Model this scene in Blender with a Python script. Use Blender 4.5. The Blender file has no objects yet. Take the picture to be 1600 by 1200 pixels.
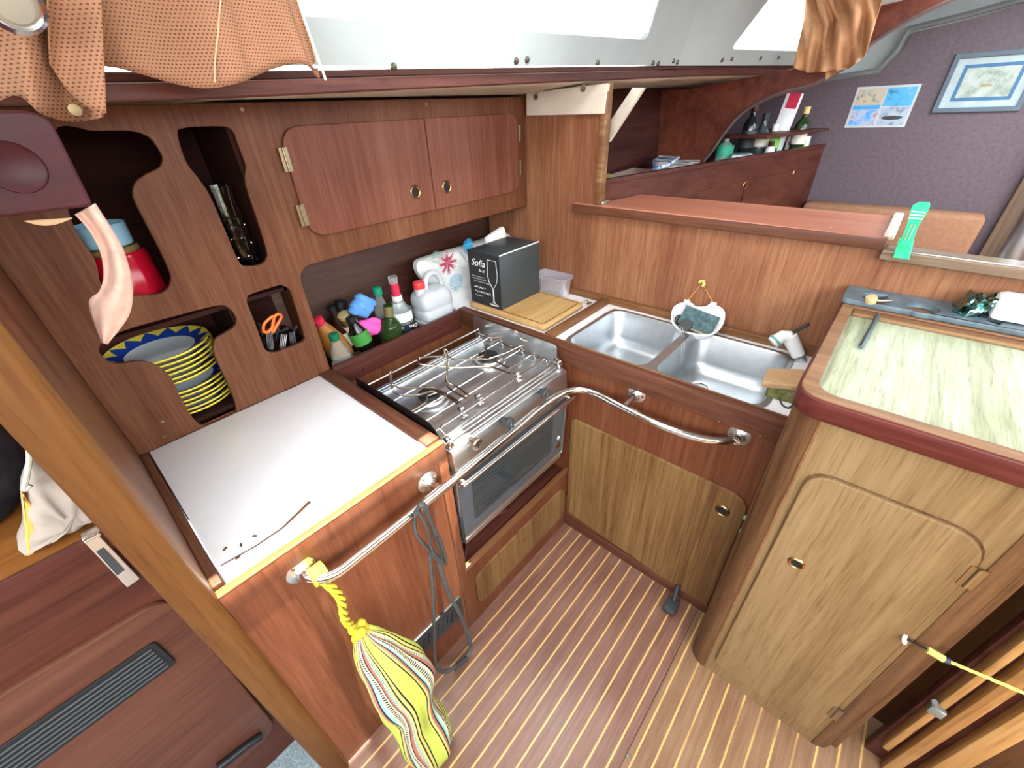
import bpy, bmesh, math, random
import numpy as np
from mathutils import Vector, Matrix
random.seed(7)
PI = math.pi
SC = bpy.context.scene
COL = SC.collection

# ------------------------------------------------------------------ camera
F_PX = 644.4
CAM = (0.0, 0.0, 1.6)
RM = np.array([[0.65858321, -0.75146717, -0.03956325],
               [-0.43798114, -0.34003165, -0.83219649],
               [0.61191559, 0.56539859, -0.55306758]])
cd = bpy.data.cameras.new('camera'); cam = bpy.data.objects.new('camera', cd); COL.objects.link(cam)
cd.sensor_width = 36; cd.lens = 36 * F_PX / 1600; cd.clip_start = 0.02; cd.clip_end = 100
m = Matrix(((RM[0][0], -RM[1][0], -RM[2][0]), (RM[0][1], -RM[1][1], -RM[2][1]), (RM[0][2], -RM[1][2], -RM[2][2])))
cam.matrix_world = Matrix.Translation(CAM) @ m.to_4x4()
SC.camera = cam

# ------------------------------------------------------------------ light
w = bpy.data.worlds.new('sky'); SC.world = w; w.use_nodes = True
bg = w.node_tree.nodes['Background']; bg.inputs[0].default_value = (0.90, 0.96, 1.0, 1); bg.inputs[1].default_value = 5.0
SC.view_settings.view_transform = 'Standard'; SC.view_settings.look = 'None'
SC.view_settings.gamma = 1; SC.view_settings.use_curve_mapping = False
SC.view_settings.exposure = 1.12

def lamp(name, typ, loc, direction, energy, color=(1, 1, 1), size=None, sizey=None):
    l = bpy.data.lights.new(name, typ); o = bpy.data.objects.new(name, l); COL.objects.link(o)
    o.location = loc; o.rotation_euler = Vector(direction).to_track_quat('-Z', 'Y').to_euler()
    l.energy = energy; l.color = color
    if size:
        l.shape = 'RECTANGLE'; l.size = size; l.size_y = sizey or size
    return o
s = lamp('sun', 'SUN', (0, 0, 4), (-.09, .07, -1), 18, (1, .93, .78)); s.data.angle = 0.012
lamp('companionway_fill', 'AREA', (-.35, -1.25, 1.93), (.45, 1.25, -.50), 17, (1, .99, .97), 1.3, .8)  # fill lamp added at the unseen companionway
lamp('aft_fill', 'AREA', (-1.15, -.25, 1.93), (1.0, .25, -.62), 15, (1, .99, .97), .9, .7)  # made-up source to brighten the aft-facing fronts, no hatch here
lamp('overhead_fill', 'AREA', (.86, .56, 1.965), (0, 0, -1), 4.5, (.97, .98, 1), .30, .22)  # lamp added for glare on the floor, under closed roof
lamp('saloon_fill', 'AREA', (2.5, -.3, 1.95), (.1, .05, -1), 13, (.90, .96, 1), .7, .7)  # fill light added over the saloon, no opening above it

# ------------------------------------------------------------------ measured points
def ray(u, v):
    d = np.array([(u - 800) / F_PX, (v - 600) / F_PX, 1.0]); return RM.T @ d
def onz(u, v, z): d = ray(u, v); t = (z - 1.6) / d[2]; return (d[0] * t, d[1] * t, z)
def ony(u, v, y): d = ray(u, v); t = y / d[1]; return (d[0] * t, y, 1.6 + d[2] * t)
def onx(u, v, x): d = ray(u, v); t = x / d[0]; return (x, d[1] * t, 1.6 + d[2] * t)
def outY(px, y): return [(ony(u, v, y)[0], ony(u, v, y)[2]) for u, v in px]
def outX(px, x): return [(-onx(u, v, x)[1], onx(u, v, x)[2]) for u, v in px]
def outZ(px, z): return [onz(u, v, z)[:2] for u, v in px]

# ------------------------------------------------------------------ materials
def lin(h):
    h = h.lstrip('#'); r = []
    for i in (0, 2, 4):
        c = int(h[i:i + 2], 16) / 255
        r.append(c / 12.92 if c <= .04045 else ((c + .055) / 1.055) ** 2.4)
    return (*r, 1)
LIN = lin
MATS = {}
def base(name, rough=.5, metal=0, spec=.5):
    m = bpy.data.materials.new(name); m.use_nodes = True; nt = m.node_tree; b = nt.nodes['Principled BSDF']
    b.inputs['Roughness'].default_value = rough; b.inputs['Metallic'].default_value = metal
    b.inputs['Specular IOR Level'].default_value = spec
    return m, nt, b
def N(nt, t, **k):
    n = nt.nodes.new(t)
    for a, v in k.items(): setattr(n, a, v)
    return n
def ramp(nt, fac, stops, interp='LINEAR'):
    r = N(nt, 'ShaderNodeValToRGB'); r.color_ramp.interpolation = interp
    e = r.color_ramp.elements
    while len(e) < len(stops): e.new(.5)
    for i, (p, c) in enumerate(stops): e[i].position = p; e[i].color = c if len(c) == 4 else (*c, 1)
    nt.links.new(fac, r.inputs[0]); return r.outputs[0]
def noise(nt, vec, scale, detail=4, rough=.55, dist=0):
    n = N(nt, 'ShaderNodeTexNoise'); n.inputs['Scale'].default_value = scale; n.inputs['Detail'].default_value = detail
    n.inputs['Roughness'].default_value = rough; n.inputs['Distortion'].default_value = dist
    nt.links.new(vec, n.inputs['Vector']); return n.outputs[0]
def mapping(nt, scale, coord='Object', loc=(0, 0, 0)):
    t = N(nt, 'ShaderNodeTexCoord'); mp = N(nt, 'ShaderNodeMapping'); mp.inputs['Scale'].default_value = scale
    mp.inputs['Location'].default_value = loc
    nt.links.new(t.outputs[coord], mp.inputs['Vector']); return mp.outputs[0]
def mixc(nt, fac, a, b, mode='MIX'):
    x = N(nt, 'ShaderNodeMix', data_type='RGBA', blend_type=mode)
    for v, i in ((fac, 0), (a, 6), (b, 7)):
        if hasattr(v, 'links'): nt.links.new(v, x.inputs[i])
        elif i == 0: x.inputs[0].default_value = v
        else: x.inputs[i].default_value = v
    return x.outputs[2]
def math_(nt, op, a, b=None, c=None):
    n = N(nt, 'ShaderNodeMath', operation=op)
    for i, v in enumerate((a, b, c)):
        if v is None: continue
        if hasattr(v, 'links'): nt.links.new(v, n.inputs[i])
        else: n.inputs[i].default_value = v
    return n.outputs[0]
def bump(nt, b, h, strength=.2, dist=.002):
    n = N(nt, 'ShaderNodeBump'); n.inputs['Strength'].default_value = strength; n.inputs['Distance'].default_value = dist
    nt.links.new(h, n.inputs['Height']); nt.links.new(n.outputs[0], b.inputs['Normal'])
def plain(name, hexc, rough=.5, metal=0, spec=.35, var=.06, scale=20):
    if name in MATS: return MATS[name]
    m, nt, b = base(name, rough, metal, spec); c = lin(hexc)
    v = noise(nt, mapping(nt, (1, 1, 1)), scale, 3)
    lo = tuple(x * (1 - var * 2) for x in c[:3]) + (1,); hi = tuple(min(1, x * (1 + var)) for x in c[:3]) + (1,)
    nt.links.new(ramp(nt, v, [(.3, lo), (.7, hi)]), b.inputs['Base Color'])
    MATS[name] = m; return m
def wood(name, dark, mid, light, axis='Z', fine=70, rough=.42, stretch=.045, contrast=1.25, big=7, k=.42):
    def lin(h): return tuple(c * k for c in LIN(h)[:3]) + (1,)
    m, nt, b = base(name, rough, 0, .22)
    sc = {'X': (stretch, 1, 1), 'Y': (1, stretch, 1), 'Z': (1, 1, stretch)}[axis]
    vec = mapping(nt, sc)
    a = noise(nt, vec, fine, 5, .7, .2); g = noise(nt, vec, big, 3, .5, .6); f = noise(nt, vec, fine * 4, 2, .6)
    s = math_(nt, 'ADD', math_(nt, 'MULTIPLY', a, .55), math_(nt, 'MULTIPLY', g, .45))
    s = math_(nt, 'ADD', math_(nt, 'MULTIPLY', math_(nt, 'SUBTRACT', s, .5), contrast), .5)
    col = ramp(nt, s, [(.32, lin(dark)), (.5, lin(mid)), (.68, lin(light))])
    pores = ramp(nt, f, [(.30, (.62, .55, .5)), (.45, (1, 1, 1))])
    col = mixc(nt, .55, col, mixc(nt, 1.0, col, pores, 'MULTIPLY'))
    nt.links.new(col, b.inputs['Base Color'])
    nt.links.new(math_(nt, 'ADD', math_(nt, 'MULTIPLY', a, .25), rough - .1), b.inputs['Roughness'])
    bump(nt, b, a, .12, .001)
    MATS[name] = m; return m
def glassy(name, hexc, rough=.05, alpha=.35):
    m, nt, b = base(name, rough); b.inputs['Base Color'].default_value = lin(hexc)
    b.inputs['Transmission Weight'].default_value = 1 - alpha; b.inputs['IOR'].default_value = 1.3
    v = noise(nt, mapping(nt, (1, 1, 1)), 30, 2); nt.links.new(math_(nt, 'ADD', math_(nt, 'MULTIPLY', v, .1), rough), b.inputs['Roughness'])
    MATS[name] = m; return m
def metal(name, hexc='#c9cacb', rough=.25, sx=(1, 1, 1), var=.06):
    m, nt, b = base(name, rough, 1); 
    v = noise(nt, mapping(nt, sx), 40, 4); c = lin(hexc)
    nt.links.new(ramp(nt, v, [(.3, tuple(x * (1 - var) for x in c[:3])), (.7, c)]), b.inputs['Base Color'])
    nt.links.new(math_(nt, 'ADD', math_(nt, 'MULTIPLY', v, .08), rough - .04), b.inputs['Roughness'])
    MATS[name] = m; return m

W_FACE = wood('mahogany_facade', '#76432c', '#925b3e', '#ab7352', 'Z', 90, k=.42)
W_DOOR = wood('mahogany_door', '#844a38', '#9c5e4a', '#ae725e', 'Z', 75, k=.46)
W_DARK = wood('mahogany_dark', '#532620', '#6d3a30', '#824c3e', 'X', 60)
W_DARKY = wood('mahogany_dark_y', '#6b3d2e', '#87543f', '#a06a4e', 'Y', 60)
W_FRONT = wood('mahogany_front', '#7a442c', '#91563a', '#a56a4a', 'Z', 70, k=.46)
W_BULK = wood('bulkhead_veneer', '#85523a', '#a06c4d', '#b8845f', 'Z', 110, contrast=1.2, k=.68)
W_SAPELE = wood('striped_sapele', '#7d5633', '#a07a4c', '#b8925f', 'Z', 75, contrast=1.5, stretch=.03, k=.48)
W_LIGHT = wood('light_teak', '#8f7048', '#ab8c60', '#bda074', 'Z', 60, contrast=1.15, k=.46)
W_POST = wood('post_teak', '#7a4c26', '#8f5e30', '#a2703c', 'Z', 50, k=.34)
W_CORNER = wood('corner_post', '#5e3f28', '#835b3b', '#a37a55', 'Z', 70, contrast=1.3)
W_RED = wood('red_ledge', '#a9644c', '#c07a60', '#d09078', 'Y', 50, k=.7)
W_LIP = wood('red_lip', '#5d241d', '#7c3830', '#8e4a3e', 'Y', 50)
W_GOLD = wood('worn_sunlit_edge_x', '#8a5a38', '#a8744c', '#c09068', 'X', 60)  # worn edges; also carries the sunlit tone of the front rail top
W_GOLDY = wood('worn_edge_y', '#8f5d3a', '#b07c50', '#d0a377', 'Y', 60)
W_BOARD = wood('beech_board', '#b98a52', '#cfa76c', '#dcb982', 'X', 35, rough=.55, k=.75)
W_SAL = wood('saloon_mahogany', '#5c2c24', '#76402f', '#8a5040', 'X', 40, k=.36)
W_KNEE = wood('knee_mahogany', '#6a3022', '#8a4632', '#a05a42', 'X', 30, stretch=.15)
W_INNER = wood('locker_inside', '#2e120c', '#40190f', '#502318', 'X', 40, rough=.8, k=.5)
W_FLOORD = wood('jamb', '#9a6a3a', '#c19258', '#d4ab72', 'Z', 40, k=.6)
WHITE = plain('white_laminate', '#e2e1e3', .22, 0, .5, .01)
WHITEP = plain('white_plastic', '#e8eaea', .35, 0, .5, .02)
CREAM = plain('cream_lining', '#c9bfaf', .55, 0, .3, .03)
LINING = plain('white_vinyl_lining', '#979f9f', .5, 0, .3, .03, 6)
STEEL = metal('brushed_steel', '#d4d8da', .36, (1, .1, 1))
SINKS = metal('sink_steel', '#c2c8cc', .42, (1, 1, 1), .1)
CHROME = metal('chrome', '#e4e4e4', .16)
RUST = metal('stained_wire', '#9a8c7c', .3, (1, 1, 1), .25)
BRASS = metal('brass', '#a08058', .35)
BRASSH = metal('hinge_brass', '#93856a', .4)
BLACK = plain('black_plastic', '#17181a', .4)
DGREY = plain('dark_grey', '#34383b', .5)
GLASS = glassy('clear_glass', '#f4fbfa', .03, .12)
PANE = glassy('window_pane', '#ffffff', .02, .0)
OVENG = plain('oven_glass', '#2c3a40', .08, .0, .9, .05)
OVENF = plain('oven_frame_enamel', '#58626c', .18, .3, .6, .05)

def floor_material():
    m, nt, b = base('teak_and_holly_sole', .28)
    vec = mapping(nt, (1, 1, 1)); sep = N(nt, 'ShaderNodeSeparateXYZ'); nt.links.new(vec, sep.inputs[0]); y = sep.outputs[1]
    g = mapping(nt, (.05, 1, 1)); a = noise(nt, g, 90, 5, .7); bl = noise(nt, mapping(nt, (.5, 1, 1)), 9, 4)
    s = math_(nt, 'ADD', math_(nt, 'MULTIPLY', a, .6), math_(nt, 'MULTIPLY', bl, .4))
    teak = ramp(nt, s, [(.33, lin('#573828')), (.5, lin('#6c4c3f')), (.68, lin('#7d5e50'))])
    worn = ramp(nt, s, [(.33, lin('#62462f')), (.5, lin('#755841')), (.68, lin('#85694f'))])
    right = math_(nt, 'LESS_THAN', y, .063)
    teak = mixc(nt, right, teak, worn)
    wob = math_(nt, 'MULTIPLY', math_(nt, 'SUBTRACT', noise(nt, mapping(nt, (1, 1, 1)), 25, 3), .5), .0022)
    k = math_(nt, 'FRACT', math_(nt, 'DIVIDE', math_(nt, 'ADD', math_(nt, 'ADD', y, wob), -.488 + 4.95 + .02475), .0495))
    d = math_(nt, 'ABSOLUTE', math_(nt, 'SUBTRACT', k, .5))
    strip = math_(nt, 'LESS_THAN', d, .055)
    wear = ramp(nt, noise(nt, mapping(nt, (.4, 1, 1)), 14, 4), [(.38, (.35, .35, .35)), (.52, (1, 1, 1))])
    fac = math_(nt, 'MULTIPLY', strip, math_(nt, 'MAXIMUM', wear, math_(nt, 'SUBTRACT', 1.0, right)))
    col = mixc(nt, fac, teak, lin('#c29a5c'))
    seam = math_(nt, 'LESS_THAN', math_(nt, 'ABSOLUTE', math_(nt, 'SUBTRACT', y, .063)), .0012)
    col = mixc(nt, seam, col, lin('#2a1a12'))
    st = ramp(nt, noise(nt, mapping(nt, (1, 1, 1), loc=(3, 1, 0)), 28, 5, .7), [(.63, (1, 1, 1)), (.70, (.6, .6, .6))])
    col = mixc(nt, .6, col, mixc(nt, 1.0, col, st, 'MULTIPLY'))
    nt.links.new(col, b.inputs['Base Color']); bump(nt, b, a, .08, .001)
    nt.links.new(math_(nt, 'ADD', math_(nt, 'MULTIPLY', bl, .3), .2), b.inputs['Roughness'])
    return m
def dotted(name, base_c, dot_c, pitch=.0042, axes=(0, 2)):
    m, nt, b = base(name, .85, 0, .1)
    vec = mapping(nt, (1, 1, 1)); sep = N(nt, 'ShaderNodeSeparateXYZ'); nt.links.new(vec, sep.inputs[0])
    a = math_(nt, 'DIVIDE', sep.outputs[axes[0]], pitch * 1.2); c = math_(nt, 'DIVIDE', sep.outputs[axes[1]], pitch)
    row = math_(nt, 'MODULO', math_(nt, 'FLOOR', c), 2.0)
    a = math_(nt, 'ADD', a, math_(nt, 'MULTIPLY', row, .5))
    fa = math_(nt, 'SUBTRACT', math_(nt, 'FRACT', a), .5); fc = math_(nt, 'SUBTRACT', math_(nt, 'FRACT', c), .5)
    r = math_(nt, 'SQRT', math_(nt, 'ADD', math_(nt, 'MULTIPLY', fa, fa), math_(nt, 'MULTIPLY', math_(nt, 'MULTIPLY', fc, fc), 1.6)))
    f = ramp(nt, r, [(.16, (1, 1, 1)), (.30, (0, 0, 0))])
    nz = noise(nt, mapping(nt, (1, 1, 1)), 12, 3)
    bc = ramp(nt, nz, [(.3, tuple(x * .88 for x in lin(base_c)[:3])), (.7, lin(base_c))])
    nt.links.new(mixc(nt, f, bc, lin(dot_c)), b.inputs['Base Color']); bump(nt, b, math_(nt, 'SUBTRACT', 1.0, f), .5, .001)
    b.inputs['Subsurface Weight'].default_value = 0
    return m
def planks(name, dark, mid, light, axis=2, pitch=.075):
    m = wood(name, dark, mid, light, 'X', 50, stretch=.06); nt = m.node_tree; b = nt.nodes['Principled BSDF']
    src = b.inputs['Base Color'].links[0].from_socket
    vec = mapping(nt, (1, 1, 1)); sep = N(nt, 'ShaderNodeSeparateXYZ'); nt.links.new(vec, sep.inputs[0])
    k = math_(nt, 'FRACT', math_(nt, 'DIVIDE', sep.outputs[axis], pitch))
    g = math_(nt, 'LESS_THAN', k, .04)
    nt.links.new(mixc(nt, g, src, lin(dark)), b.inputs['Base Color'])
    return m
FLOORM = floor_material()
ORANGE = dotted('orange_mesh_fabric', '#976f56', '#5c3826')
ORANGE2 = plain('orange_linen', '#b98c68', .9, 0, .1, .08, 40)
HULL = planks('hull_planking', '#3d1c1a', '#5c3028', '#6e3c32')
HULLR = planks('recess_planking', '#4c2a22', '#734838', '#855847')

# ------------------------------------------------------------------ mesh helpers
WM = {}
def thing(name, label, cat, loc=(0, 0, 0), rot=None, group=None):
    o = bpy.data.objects.new(name, None); COL.objects.link(o); o.empty_display_size = .05
    M = Matrix.Translation(loc) @ (rot.to_4x4() if rot is not None else Matrix.Identity(4))
    o.matrix_world = M; WM[o.name] = M
    o['label'] = label; o['category'] = cat
    if group: o['group'] = group
    return o
def obj(name, bm, mat, parent=None, local=False, smooth=True, sub=0, solid=0, soloff=0, bev=0, angle=40):
    me = bpy.data.meshes.new(name)
    if isinstance(bm, bpy.types.Mesh): me = bm; me.name = name
    else: bm.normal_update(); bm.to_mesh(me); bm.free()
    M = WM.get(parent.name, Matrix.Identity(4)) if parent else Matrix.Identity(4)
    if parent and not local: me.transform(M.inverted())
    if not isinstance(mat, (list, tuple)): mat = [mat]
    me.materials.clear()
    for x in mat: me.materials.append(x)
    if smooth:
        me.polygons.foreach_set('use_smooth', [True] * len(me.polygons))
        try: me.set_sharp_from_angle(angle=math.radians(angle))
        except Exception: pass
    o = bpy.data.objects.new(name, me); COL.objects.link(o)
    if parent: o.parent = parent
    WM[o.name] = M
    if bev:
        q = o.modifiers.new('b', 'BEVEL'); q.width = bev; q.segments = 2; q.limit_method = 'ANGLE'; q.angle_limit = math.radians(50)
    if sub:
        q = o.modifiers.new('s', 'SUBSURF'); q.levels = sub; q.render_levels = sub
    if solid:
        q = o.modifiers.new('t', 'SOLIDIFY'); q.thickness = solid; q.offset = soloff
    return o
def single(name, bm, mat, label, cat, loc=(0, 0, 0), group=None, **k):
    """a thing that is one mesh, its origin moved to loc"""
    if not isinstance(bm, bpy.types.Mesh):
        bmesh.ops.translate(bm, verts=bm.verts, vec=-Vector(loc))
    else: bm.transform(Matrix.Translation(-Vector(loc)))
    o = obj(name, bm, mat, None, **k); o.location = loc; WM[o.name] = Matrix.Translation(loc)
    o['label'] = label; o['category'] = cat
    if group: o['group'] = group
    return o
def struct(name, bm, mat, **k):
    o = obj(name, bm, mat, **k); o['kind'] = 'structure'; return o
def NB(): return bmesh.new()
def box(bm, lo, hi, bev=0, M=None, seg=2):
    lo, hi = Vector(lo), Vector(hi)
    r = bmesh.ops.create_cube(bm, size=1); vs = r['verts']
    for v in vs: v.co = Vector(((lo[i] + hi[i]) / 2 + v.co[i] * (hi[i] - lo[i]) for i in range(3)))
    if bev:
        es = list({e for v in vs for e in v.link_edges})
        rr = bmesh.ops.bevel(bm, geom=es, offset=bev, segments=seg, affect='EDGES', profile=.5)
        vs = list({v for f in rr['faces'] for v in f.verts} | {v for v in vs if v.is_valid})
    if M is not None: bmesh.ops.transform(bm, matrix=M, verts=vs)
    return bm
def BX(lo, hi, bev=0, M=None): return box(NB(), lo, hi, bev, M)
def cat_(pts, n=6, closed=False):
    P = [Vector(p) for p in pts]; out = []; L = len(P)
    rng = range(L) if closed else range(L - 1)
    for i in rng:
        if closed: a, b, c, d = P[(i - 1) % L], P[i], P[(i + 1) % L], P[(i + 2) % L]
        else: a, b, c, d = P[max(i - 1, 0)], P[i], P[i + 1], P[min(i + 2, L - 1)]
        for k in range(n):
            t = k / n
            out.append(.5 * ((2 * b) + (c - a) * t + (2 * a - 5 * b + 4 * c - d) * t * t + (3 * b - a - 3 * c + d) * t ** 3))
    if not closed: out.append(P[-1])
    return out
def tube(bm, pts, r, seg=10, closed=False, flat=None, rs=None):
    P = [Vector(p) for p in pts]; L = len(P); rings = []
    up = Vector((0, 0, 1)); prev = None
    for i in range(L):
        a = P[(i - 1) % L] if (closed or i > 0) else P[i]; b = P[(i + 1) % L] if (closed or i < L - 1) else P[i]
        t = (b - a).normalized()
        if prev is None:
            x = t.cross(up)
            if x.length < .05: x = t.cross(Vector((1, 0, 0)))
            x.normalize()
        else:
            x = prev - t * prev.dot(t)
            if x.length < 1e-6: x = t.orthogonal()
            x.normalize()
        prev = x; y = t.cross(x)
        rr = rs[i] if rs else r; fx, fy = flat if flat else (1, 1)
        rings.append([bm.verts.new(P[i] + x * rr * fx * math.cos(2 * PI * k / seg) + y * rr * fy * math.sin(2 * PI * k / seg)) for k in range(seg)])
    n = L if closed else L - 1
    for i in range(n):
        A, B = rings[i], rings[(i + 1) % L]
        for k in range(seg): bm.faces.new((A[k], A[(k + 1) % seg], B[(k + 1) % seg], B[k]))
    if not closed:
        bm.faces.new(list(reversed(rings[0]))); bm.faces.new(rings[-1])
    return bm
def TB(pts, r, **k): return tube(NB(), pts, r, **k)
def lathe(bm, prof, seg=28, M=None, cap=True):
    rings = []
    for r, z in prof:
        if r < 1e-5: rings.append([bm.verts.new((0, 0, z))])
        else: rings.append([bm.verts.new((r * math.cos(2 * PI * k / seg), r * math.sin(2 * PI * k / seg), z)) for k in range(seg)])
    for A, B in zip(rings, rings[1:]):
        for k in range(seg):
            a, b = A[k % len(A)], A[(k + 1) % len(A)]; c, d = B[(k + 1) % len(B)], B[k % len(B)]
            f = []
            for v in (a, b, c, d):
                if v not in f: f.append(v)
            if len(f) > 2: bm.faces.new(f)
    if M is not None:
        bmesh.ops.transform(bm, matrix=M, verts=[v for R in rings for v in R])
    return bm
def LT(prof, seg=28, M=None): return lathe(NB(), prof, seg, M)
def T(x, y, z): return Matrix.Translation((x, y, z))
def RX(a): return Matrix.Rotation(math.radians(a), 4, 'X')
def RY(a): return Matrix.Rotation(math.radians(a), 4, 'Y')
def RZ(a): return Matrix.Rotation(math.radians(a), 4, 'Z')
def AXIS(d, loc): return Matrix.Translation(loc) @ Vector(d).to_track_quat('Z', 'Y').to_matrix().to_4x4()
# planar frames: local a,b in the plane, c out of the front
def FY(y): return Matrix(((1, 0, 0, 0), (0, 0, -1, y), (0, 1, 0, 0), (0, 0, 0, 1)))
def FX(x): return Matrix(((0, 0, -1, x), (-1, 0, 0, 0), (0, 1, 0, 0), (0, 0, 0, 1)))
def FZ(z): return Matrix(((1, 0, 0, 0), (0, 1, 0, 0), (0, 0, 1, z), (0, 0, 0, 1)))
def rp(pts, r, n=6):
    """round the corners of a polygon; r a number or one per corner"""
    out = []; L = len(pts)
    for i in range(L):
        a, b, c = Vector(pts[i - 1]), Vector(pts[i]), Vector(pts[(i + 1) % L]); rr = r[i] if isinstance(r, (list, tuple)) else r
        if rr <= 0: out.append(tuple(b)); continue
        d1 = (a - b); d2 = (c - b); q1 = min(rr, d1.length * .49); q2 = min(rr, d2.length * .49)
        p1 = b + d1.normalized() * q1; p2 = b + d2.normalized() * q2
        for k in range(n + 1):
            t = k / n; p = p1 * (1 - t) ** 2 + b * 2 * t * (1 - t) * .92 + b * 0 + p2 * t * t
            p = p1 * (1 - t) ** 2 + b * 2 * t * (1 - t) + p2 * t * t
            out.append((p.x, p.y))
    return out
def sm2(pts, n=5): return [(p.x, p.y) for p in cat_([(a, b, 0) for a, b in pts], n, True)]
def rect(x0, y0, x1, y1, r=0, n=6): return rp([(x0, y0), (x1, y0), (x1, y1), (x0, y1)], r, n) if r else [(x0, y0), (x1, y0), (x1, y1), (x0, y1)]
def slab(F, outline, thick, holes=(), bev=0, front=0):
    """solid plate with holes; front face at c=front, body behind it"""
    cu = bpy.data.curves.new('c', 'CURVE'); cu.dimensions = '2D'; cu.fill_mode = 'BOTH'
    cu.extrude = max(thick / 2 - bev, 1e-5); cu.bevel_depth = bev; cu.bevel_resolution = 1; cu.offset = -bev if bev else 0
    for pl in [outline] + list(holes):
        sp = cu.splines.new('POLY'); sp.points.add(len(pl) - 1)
        for p, q in zip(sp.points, pl): p.co = (q[0], q[1], 0, 1)
        sp.use_cyclic_u = True
    o = bpy.data.objects.new('c', cu); COL.objects.link(o)
    dg = bpy.context.evaluated_depsgraph_get(); me = bpy.data.meshes.new_from_object(o.evaluated_get(dg))
    bpy.data.objects.remove(o); bpy.data.curves.remove(cu)
    me.transform(F @ Matrix.Translation((0, 0, front - thick / 2)))
    return me
def join(*meshes):
    bm = NB()
    for x in meshes:
        if isinstance(x, bpy.types.Mesh): bm.from_mesh(x); bpy.data.meshes.remove(x)
        else:
            t = bpy.data.meshes.new('t'); x.to_mesh(t); x.free(); bm.from_mesh(t); bpy.data.meshes.remove(t)
    return bm
def sheet(fn, nu, nv):
    bm = NB(); V = [[bm.verts.new(fn(i / nu, j / nv)) for i in range(nu + 1)] for j in range(nv + 1)]
    for j in range(nv):
        for i in range(nu): bm.faces.new((V[j][i], V[j][i + 1], V[j + 1][i + 1], V[j + 1][i]))
    return bm
def text(s, F, size, x, y, mat, parent, name='lettering', shear=0, thick=.0004, spacing=1):
    cu = bpy.data.curves.new('t', 'FONT'); cu.body = s; cu.size = size; cu.shear = shear; cu.extrude = thick; cu.space_character = spacing
    o = bpy.data.objects.new('t', cu); COL.objects.link(o)
    dg = bpy.context.evaluated_depsgraph_get(); me = bpy.data.meshes.new_from_object(o.evaluated_get(dg))
    bpy.data.objects.remove(o); bpy.data.curves.remove(cu)
    me.transform(F @ Matrix.Translation((x, y, thick)))
    return obj(name, me, mat, parent, smooth=False)
def copy_tree(o, parent=None):
    c = o.copy(); COL.objects.link(c)
    if parent: c.parent = parent
    for ch in list(o.children): copy_tree(ch, c)
    return c
def ring_bm(F, x, y, r, w=.006, c=.004):
    M = F @ Matrix.Translation((x, y, 0))
    return LT([(r - w, -.012), (r - w, .002), (r - w * .5, c), (r, .002), (r + .001, 0)], 24, M)
def finger_ring(parent, F, x, y, r=.017):
    o = obj('finger_ring', ring_bm(F, x, y, r), BRASS, parent); o['label'] = 'round metal finger hole ring'
    obj('finger_hole', LT([(0, .001), (r - .006, .001)], 20, F @ Matrix.Translation((x, y, 0))), BLACK, parent)
def hinge(parent, F, x, y, h=.05, ang=0, wd=.011):
    M = F @ Matrix.Translation((x, y, 0)) @ RZ(ang)
    bm = NB(); box(bm, (-wd, -h / 2, 0), (wd, h / 2, .002), 0, M); 
    tube(bm, [M @ Vector((0, -h / 2, .003)), M @ Vector((0, h / 2, .003))], .0028, seg=8)
    o = obj('hinge', bm, BRASSH, parent); o['label'] = 'brass butt hinge'; return o
def screws(parent, F, pts, r=.004, mat=None):
    for x, y in pts:
        obj('screw', LT([(r, 0), (r * .9, .001), (0, .0016)], 10, F @ Matrix.Translation((x, y, 0))), mat or BRASSH, parent)

# =================================================================== STRUCTURE
XP = -.063            # partition plane
YF = .68              # galley front (icebox, stove)
YB = 1.25             # locker facade
XS = 1.055            # sink cabinet front
XB = 1.515            # bulkhead behind the sink
XE = .87              # peninsula front
bm = NB(); v = [bm.verts.new(p) for p in ((-1.4, -1.9, 0), (3.45, -1.9, 0), (3.45, 1.7, 0), (-1.4, 1.7, 0))]; bm.faces.new(v)
bm2 = BX((-1.4, -1.9, -.03), (3.45, 1.7, 0)); bm.free()
struct('floor', bm2, FLOORM)

# hull side lining behind everything
bm = sheet(lambda u, v: (-1.4 + 4.9 * u, 1.42 + .25 * v ** .8 - (.05 if v < .05 else 0), .55 + 1.12 * v), 1, 10)
struct('wall_hull', bm, HULLR, solid=.02, soloff=1)
# side deck underside (cream)
RAIL = [(-.5, .965, 1.625), (.2, .955, 1.6355), (.8, .94, 1.653), (1.5, .91, 1.673), (2.3, .80, 1.691), (3.4, .56, 1.702)]
def rail_y(x):
    for a, b in zip(RAIL, RAIL[1:]):
        if x <= b[0]: t = (x - a[0]) / (b[0] - a[0]); return a[1] + (b[1] - a[1]) * t, a[2] + (b[2] - a[2]) * t
    return RAIL[-1][1], RAIL[-1][2]
def deck_under(u, v):
    x = -.5 + 3.9 * u; y, z = rail_y(x); return (x, y + (1.72 - y) * v, z + .001 + (1.645 - z) * min(1, v * 2.2) * (1 if x < 2 else .6))
struct('ceiling', sheet(deck_under, 30, 6), CREAM, solid=.02, soloff=1)
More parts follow.
